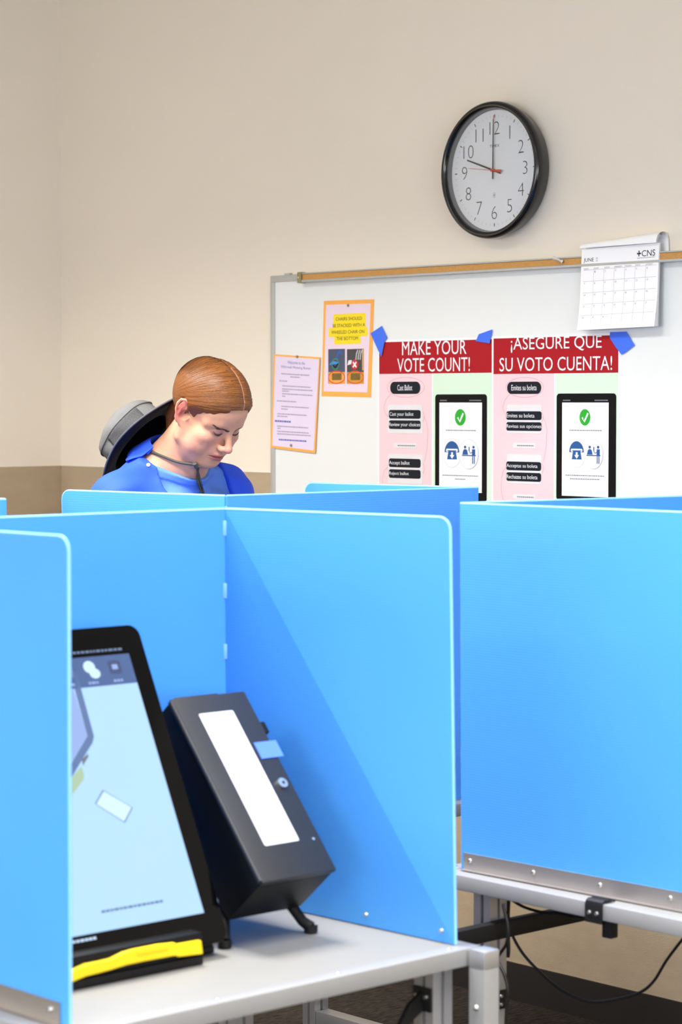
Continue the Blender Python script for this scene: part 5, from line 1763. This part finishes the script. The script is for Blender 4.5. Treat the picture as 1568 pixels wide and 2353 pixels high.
# ---- tracing helper: first hit of a picture ray with a shape, in body coordinates
BODYI = np.array(BODYM.inverted())
def trace(px, py, shape, off=0.0, start=5.45):
    o = np.array([0, 0, CAMZ]); d = np.array(ray(px, py))
    p = o + d * start
    st = 1.0 / np.linalg.norm(d)
    for _ in range(120):
        q = BODYI[:3, :3] @ p + BODYI[:3, 3]
        v = float(shape.at(q[None])[0]) - off
        if v < 0.0003: break
        p = p + d * st * min(v * 0.8, 0.02)
    return q
def surf(shape, q, off, n=12):
    """push head-axes points onto the surface"""
    P = np.asarray(q, float) @ RH.T
    for _ in range(n):
        v = shape.at(P) - off
        g = np.stack([(shape.at(P + np.eye(3)[i] * 0.0006) - shape.at(P - np.eye(3)[i] * 0.0006)) / 0.0012 for i in range(3)], -1)
        P = P - (v / np.maximum(np.linalg.norm(g, axis=1), 0.3))[:, None] * g / np.maximum(np.linalg.norm(g, axis=1), 1e-6)[:, None]
    return P
head = Shape(); head_ops(head)
M_BROW = mat('brow_hair', (86, 58, 44), 0.6)
M_LASH = mat('lash_hair', (66, 44, 38), 0.6)
for s in (1, -1):
    # eyebrow: many short hairs lying along the ridge
    rs = np.random.RandomState(8)
    vs, fs = [], []
    roots = []
    for k in range(330):
        t = rs.uniform(0, 1)
        t = t ** 1.5 * 0.92; yy = 0.0065 + 0.038 * t; zz = 0.0110 + 0.0045 * t + 0.0022 * math.sin(math.pi * t) + rs.uniform(-1, 1) * 0.0034 * (1 - t * 0.7)
        roots.append((0.088 - 0.022 * t ** 1.6, s * yy, zz, t))
    R0 = np.array([r[:3] for r in roots])
    tip = R0 + np.array([[-0.001, s * (0.0030 + 0.002 * r[3]), 0.0010 * (1 - 2.2 * r[3])] for r in roots])
    A_ = surf(head, R0, 0.0004); B_ = surf(head, tip, 0.0012)
    for a_, b_ in zip(A_, B_):
        w = np.cross(b_ - a_, A_.mean(0) - np.array([0, 0, 0])); w = w / (np.linalg.norm(w) + 1e-9) * 0.0007
        i = len(vs)
        vs += [a_ - w + OFF, a_ + w + OFF, b_ + OFF]; fs.append([i, i + 1, i + 2])
    obj('eyebrow', vs, fs, M_BROW, person)
    # lash line of the lowered lid
    L0 = np.array([(0.085 - 0.012 * abs(t - 0.35) ** 1.5, s * (0.0135 + 0.030 * t), -0.0070 + 0.0060 * (t - 0.42) ** 2 / 0.33 + 0.0035 * max(0, t - 0.5)) for t in np.linspace(0, 1, 15)])
    A_ = surf(head, L0, 0.0006)
    n_ = A_ - (np.array([0.069, s * 0.0285, -0.001]) @ RH.T)
    vs, fs = [], []
    for i, a_ in enumerate(A_):
        tpr = math.sin(math.pi * (0.06 + 0.9 * i / 14))
        nn = n_[i] / np.linalg.norm(n_[i])
        dn_ = np.array([0, 0, -1.0]) @ np.eye(3)
        up_ = RH[:, 2]
        vs += [a_ + up_ * 0.0003 * tpr + OFF, a_ - up_ * 0.0005 * tpr + OFF, a_ + nn * (0.0030 * tpr) - up_ * 0.0022 * tpr + OFF]
    for i in range(14):
        a0 = 3 * i
        fs += [[a0, a0 + 1, a0 + 4, a0 + 3], [a0 + 1, a0 + 2, a0 + 5, a0 + 4]]
    obj('eyelashes', vs, fs, M_LASH, person)

# ---- clothes
NP0 = np.array([-0.046, 0, -0.160]); NN = np.array([0.44, 0, 0.90]); NN = NN / np.linalg.norm(NN)
trunk = Shape(); torso_ops(trunk)
def tee_f(P):
    d = trunk.at(P)
    pl = ((P - NP0.astype(np.float32)) @ NN.astype(np.float32))
    rib = np.clip((pl + 0.020) / 0.002, 0, 1)
    fold = 0.0006 * np.sin(P[..., 1] * 90 + P[..., 2] * 60) * np.clip(-pl * 20, 0, 1)
    d = d - 0.0075 - 0.0028 * rib + fold
    return np.maximum(d, pl)
tee = Shape().add(Prim(tee_f, (-0.34, -0.30, -0.80), (0.02, 0.30, -0.03)))
def sleeve_cut(P):
    return P
tx = axis_grid([(-0.32, 0.02, 0.004)]); ty = axis_grid([(-0.20, 0.20, 0.004)]); tz = axis_grid([(-0.80, -0.30, 0.009), (-0.30, -0.02, 0.003)])
V3, F3 = surface_nets(tee.grid(tx, ty, tz), tx, ty, tz)
M_TEE = mat('tee_cotton', (92, 134, 222), 0.85, spec=0.2, var=0.07, scale=26, bump=0.5, bscale=700)
mesh_from('tee_shirt', relax(V3, F3, 1, 0.4) + OFF, F3, M_TEE, person)

def over_f(P):
    d = trunk.at(P)
    x, y, z = P[..., 0], P[..., 1], P[..., 2]
    pl = ((P - NP0.astype(np.float32)) @ NN.astype(np.float32))
    fold = 0.0035 * np.sin(y * 55 + z * 34 + 1.2) * np.clip((-z - 0.15) * 6, 0, 1) + 0.002 * np.sin(x * 80 - z * 60)
    d = d - 0.0175 + fold
    # the front hangs open; the yoke lies on the shoulders and behind the neck
    lo = -0.086 + 0.10 * np.clip(-0.25 - z, 0, 0.2); hi = 0.132 - 0.10 * np.clip(-0.25 - z, 0, 0.2)
    gap = np.minimum(y - lo, hi - y)
    front = np.minimum(gap, x + 0.150)
    d = np.maximum(d, front)
    return np.maximum(d, pl - 0.004)
over = Shape().add(Prim(over_f, (-0.36, -0.31, -0.80), (0.03, 0.31, -0.02)))
ox = axis_grid([(-0.34, 0.03, 0.0042)]); oy = axis_grid([(-0.315, 0.315, 0.0042)]); oz = axis_grid([(-0.80, -0.28, 0.008), (-0.28, -0.01, 0.0032)])
V4, F4 = surface_nets(over.grid(ox, oy, oz), ox, oy, oz)
M_OVER = mat('overshirt_cloth', (40, 82, 226), 0.7, spec=0.3, var=0.08, scale=18, bump=0.35, bscale=600)
mesh_from('overshirt', relax(V4, F4, 2, 0.4) + OFF, F4, M_OVER, person, label=None) if False else mesh_from('overshirt', relax(V4, F4, 2, 0.4) + OFF, F4, M_OVER, person)
# fold-over collar
cvs, cfs = [], []
CN = np.array([-0.122, 0.0, -0.122])
ax1 = np.array([0.90, 0, -0.44]); ax1 /= np.linalg.norm(ax1)
ax2 = np.array([0.0, 1.0, 0.0])
nphi, rows = 40, 7
for i in range(nphi + 1):
    ph = math.radians(-118 - (242 - 0) * 0 + 0) if False else math.radians(98 + 164 * i / nphi)
    fr = abs(i / nphi - 0.5) * 2                       # 0 at the back of the neck, 1 at the tips
    dirv = ax1 * math.cos(ph) + ax2 * math.sin(ph)
    for j in range(rows):
        t = j / (rows - 1)
        rad = 0.078 + (0.0 if t < 0.34 else (t - 0.34) * (0.050 + 0.02 * fr))
        hgt = 0.004 + (0.030 * t / 0.34 if t < 0.34 else 0.030 - (t - 0.34) * (0.058 + 0.034 * fr))
        p = CN + dirv * rad + NN * hgt
        cvs.append(p)
cv = np.array(cvs)
dd = over.at(cv) - 0.004                                # lie on the shirt, never inside it
for _ in range(6):
    g = np.stack([(over.at(cv + np.eye(3)[k] * 0.002) - over.at(cv - np.eye(3)[k] * 0.002)) / 0.004 for k in range(3)], -1)
    dd = over.at(cv) - 0.004
    cv = cv - np.minimum(dd, 0)[:, None] * g
bdist = trunk.at(cv) - 0.010
for _ in range(4):
    g = np.stack([(trunk.at(cv + np.eye(3)[k] * 0.002) - trunk.at(cv - np.eye(3)[k] * 0.002)) / 0.004 for k in range(3)], -1)
    bdist = trunk.at(cv) - 0.010
    cv = cv - np.minimum(bdist, 0)[:, None] * g
for i in range(nphi):
    for j in range(rows - 1):
        a_ = i * rows + j
        cfs.append([a_, a_ + 1, a_ + rows + 1, a_ + rows])
co = obj('shirt_collar', cv + OFF, cfs, M_OVER, person, 60)
md = co.modifiers.new('thick', 'SOLIDIFY'); md.thickness = 0.0022; md.offset = 1
# trousers and shoes
legs = Shape()
a = legs.add
a(p_ell((-0.200, 0, -0.74), (0.130, 0.177, 0.155)))
for s in (1, -1):
    a(p_chain([(-0.200, s * 0.092, -0.78), (-0.175, s * 0.097, -1.16), (-0.215, s * 0.097, -HZ + 0.075)], [0.102, 0.078, 0.066]), 0.03)
lx = axis_grid([(-0.36, -0.02, 0.009)]); ly = axis_grid([(-0.24, 0.24, 0.009)]); lz = axis_grid([(-HZ - 0.02, -0.56, 0.011)])
V5, F5 = surface_nets(legs.grid(lx, ly, lz), lx, ly, lz)
mesh_from('trousers', relax(V5, F5, 2, 0.4) + OFF, F5, mat('denim', (42, 48, 66), 0.85, bump=0.4, bscale=500), person)
for s in (1, -1):
    sho = Shape()
    sho.add(p_chain([(-0.235, s * 0.096, -HZ + 0.050), (-0.13, s * 0.10, -HZ + 0.046), (-0.035, s * 0.105, -HZ + 0.038)], [0.046, 0.044, 0.037]))
    fl = Prim(lambda P: (P[..., 2] + HZ - 0.001) * 1.0, (-0.4, -0.3, -HZ - 0.05), (0.1, 0.3, -HZ + 0.02))
    sho.cut(fl)
    gx = axis_grid([(-0.30, 0.03, 0.006)]); gy = axis_grid([(s * 0.10 - 0.07, s * 0.10 + 0.07, 0.006)]); gz = axis_grid([(-HZ - 0.012, -HZ + 0.12, 0.006)])
    V6, F6 = surface_nets(sho.grid(gx, gy, gz), gx, gy, gz)
    V6[:, 2] = np.maximum(V6[:, 2], -HZ + 0.0005)
    mesh_from('shoe', V6 + OFF, F6, mat('shoe_black', (28, 28, 30), 0.6), person)
# shirt button
q = trace(341, 1068, over, 0.001)
g = np.array([(over.at((q + np.eye(3)[k] * 0.002)[None])[0] - over.at((q - np.eye(3)[k] * 0.002)[None])[0]) for k in range(3)]); g /= np.linalg.norm(g)
bm = bmesh.new()
bmesh.ops.create_cone(bm, cap_ends=True, segments=16, radius1=0.0050, radius2=0.0045, depth=0.002)
bmesh.ops.transform(bm, matrix=Matrix.Translation(Vector(q + OFF)) @ Vector((0, 0, 1)).rotation_difference(Vector(g)).to_matrix().to_4x4(), verts=bm.verts)
from_bm('shirt_button', bm, mat('button_white', (222, 226, 236), 0.3), person, 40)

# ================================================================== THE HAT ON THE BACK
HAXIS = Vector((-0.716, 0.27, 0.644)).normalized()
HO = Vector((0, 0, CAMZ)) + ray(325, 1018) * (6.052 / ray(325, 1018).y)
yv = HAXIS.cross(Vector((0, 0, 1))).normalized()          # hat-local x
xv = yv
yv2 = HAXIS.cross(xv).normalized()
HM = Matrix(((xv.x, yv2.x, HAXIS.x, HO.x), (xv.y, yv2.y, HAXIS.y, HO.y), (xv.z, yv2.z, HAXIS.z, HO.z), (0, 0, 0, 1)))
hat = empty('sun_hat', None, 0, 'grey sun hat with wide dark brim hanging on the back by a cord', 'hat', mtx=HM)
M_CROWN = mat('hat_grey', (106, 106, 106), 0.85, var=0.12, scale=30, bump=0.5, bscale=500)
M_BRIM = mat('hat_brim', (17, 18, 21), 0.85, spec=0.2, var=0.1, bump=0.4, bscale=600)
M_MESH = mat('hat_mesh', (66, 66, 68), 0.8, var=0.75, scale=420)
M_EDGE = mat('hat_binding', (78, 79, 84), 0.7)
CR, CH = 0.088, 0.092
HI = HM.inverted()
camd = (HI.to_3x3() @ (Vector((0, 0, CAMZ)) - HO)).normalized()
near_a = math.atan2(camd.y, camd.x)
upd = HI.to_3x3() @ Vector((0, 0, 1)); top_a = math.atan2(upd.y, upd.x)
def crown_pt(ang, t, off=0.0):
    """t 0 opening .. 1 top centre"""
    if t < 0.5:
        u = t / 0.5
        r = CR - 0.006 * u; z = CH * 0.58 * u
    else:
        u = (t - 0.5) / 0.5
        r = (CR - 0.006) * math.cos(u * math.pi / 2) ** 0.8; z = CH * (0.58 + 0.42 * math.sin(u * math.pi / 2))
    r += off + 0.002 * math.sin(3 * ang + 1) * (0.3 + t) + 0.0014 * math.sin(7 * ang + 9 * t)
    z += 0.004 * math.sin(2 * ang + 0.6) * t
    return Vector((r * math.cos(ang), r * math.sin(ang) * 1.08, z))
def brim_pt(ang, t):
    tp = max(0, math.cos(ang - top_a))
    r = CR + t * (0.076 + 0.052 * tp)
    rel = math.cos(2 * (ang - near_a))                    # sides curl towards the crown, front and back droop
    z = t * (-0.012) + t * t * (0.030 * max(0, rel) - 0.022 * max(0, -rel)) - 0.02 * t * max(0, math.cos(ang - near_a)) 
    z += 0.004 * math.sin(3 * ang) * t - 0.022 * t * t * tp
    return Vector((r * math.cos(ang), r * math.sin(ang) * 1.06, z))
NA = 64
def ring_mesh(name, fn, ts, m, closed_top=False, angs=None, thick=0.0016, sm=60):
    angs = angs or [2 * math.pi * k / NA for k in range(NA)]
    full = len(angs) == NA
    vs, fs = [], []
    for a_ in angs:
        for t in ts: vs.append(fn(a_, t))
    n, w = len(angs), len(ts)
    for i in range(n if full else n - 1):
        for j in range(w - 1):
            p0 = i * w + j; p1 = ((i + 1) % n) * w + j
            fs.append([p0, p1, p1 + 1, p0 + 1])
    o = obj(name, vs, fs, m, hat, sm)
    sd = o.modifiers.new('thick', 'SOLIDIFY'); sd.thickness = thick; sd.offset = 0
    return o
ring_mesh('crown', crown_pt, [k / 16 for k in range(16)] + [0.992], M_CROWN)
ring_mesh('lining', lambda a_, t: crown_pt(a_, t, -0.0035), [k / 16 for k in range(16)] + [0.985], mat('hat_lining', (12, 12, 13), 0.9, spec=0.1))
br = ring_mesh('brim', brim_pt, [k / 10 for k in range(11)], M_BRIM, thick=0.0026)
edge = [brim_pt(2 * math.pi * k / NA, 1.0) for k in range(NA)]
bm = bmesh.new(); bm_tube(bm, edge + [edge[0]], 0.0024, 8)
from_bm('brim_binding', bm, M_EDGE, br, 60)
for c_ in (near_a, near_a + math.pi):
    ring_mesh('mesh_panel', lambda a_, t: crown_pt(a_, t, 0.0022), [0.14 + 0.32 * k / 8 for k in range(9)], M_MESH, angs=[c_ - 0.62 + 1.24 * k / 16 for k in range(17)], thick=0.0008)
for tt in (0.10, 0.50):
    pts = [crown_pt(2 * math.pi * k / NA, tt, 0.002) for k in range(NA)]
    bm = bmesh.new(); bm_tube(bm, pts + [pts[0]], 0.0020, 6)
    from_bm('seam', bm, M_CROWN, hat, 60)
# chin cord: follows the neck, then two loose ends hang down in front
both = Shape(); torso_ops(both); head_ops(both)
both.add(Prim(over_f, (-0.36, -0.31, -0.80), (0.03, 0.31, -0.02)))
both.add(Prim(tee_f, (-0.34, -0.30, -0.80), (0.02, 0.30, -0.03)))
def on_px(px, py, off): return HI @ (BODYM @ Vector(trace(px, py, both, off)))
M_CORD = mat('hat_cord', (70, 70, 66), 0.8, bump=0.5, bscale=900)
cp = [on_px(x, y, o_) for (x, y), o_ in zip(((306, 1029), (318, 1030), (332, 1033), (348, 1038), (368, 1046), (388, 1054), (404, 1060), (420, 1064), (436, 1066), (449, 1068)), (0.018, 0.015, 0.0035, 0.0035, 0.003, 0.003, 0.003, 0.003, 0.003, 0.003))]
cp = cp[2:]
tube('chin_cord', spline(cp, 6), 0.0033, M_CORD, hat, 8)
def hang(pxs, offs):
    return [on_px(x, y, o) for (x, y), o in zip(pxs, offs)]
tube('cord_end', spline(hang(((447, 1067), (453, 1078), (457, 1092), (461, 1108), (465, 1122), (470, 1140), (474, 1160)), (0.004,) * 7), 5), 0.0030, M_CORD, hat, 8)
tube('cord_end', spline(hang(((458, 1072), (455, 1082), (454, 1096), (456, 1110), (461, 1126), (466, 1142)), (0.006,) * 6), 5), 0.0026, M_CORD, hat, 8)
tube('cord_toggle', [on_px(448, 1065, 0.006), on_px(452, 1074, 0.006)], 0.0055, M_CORD, hat, 10)
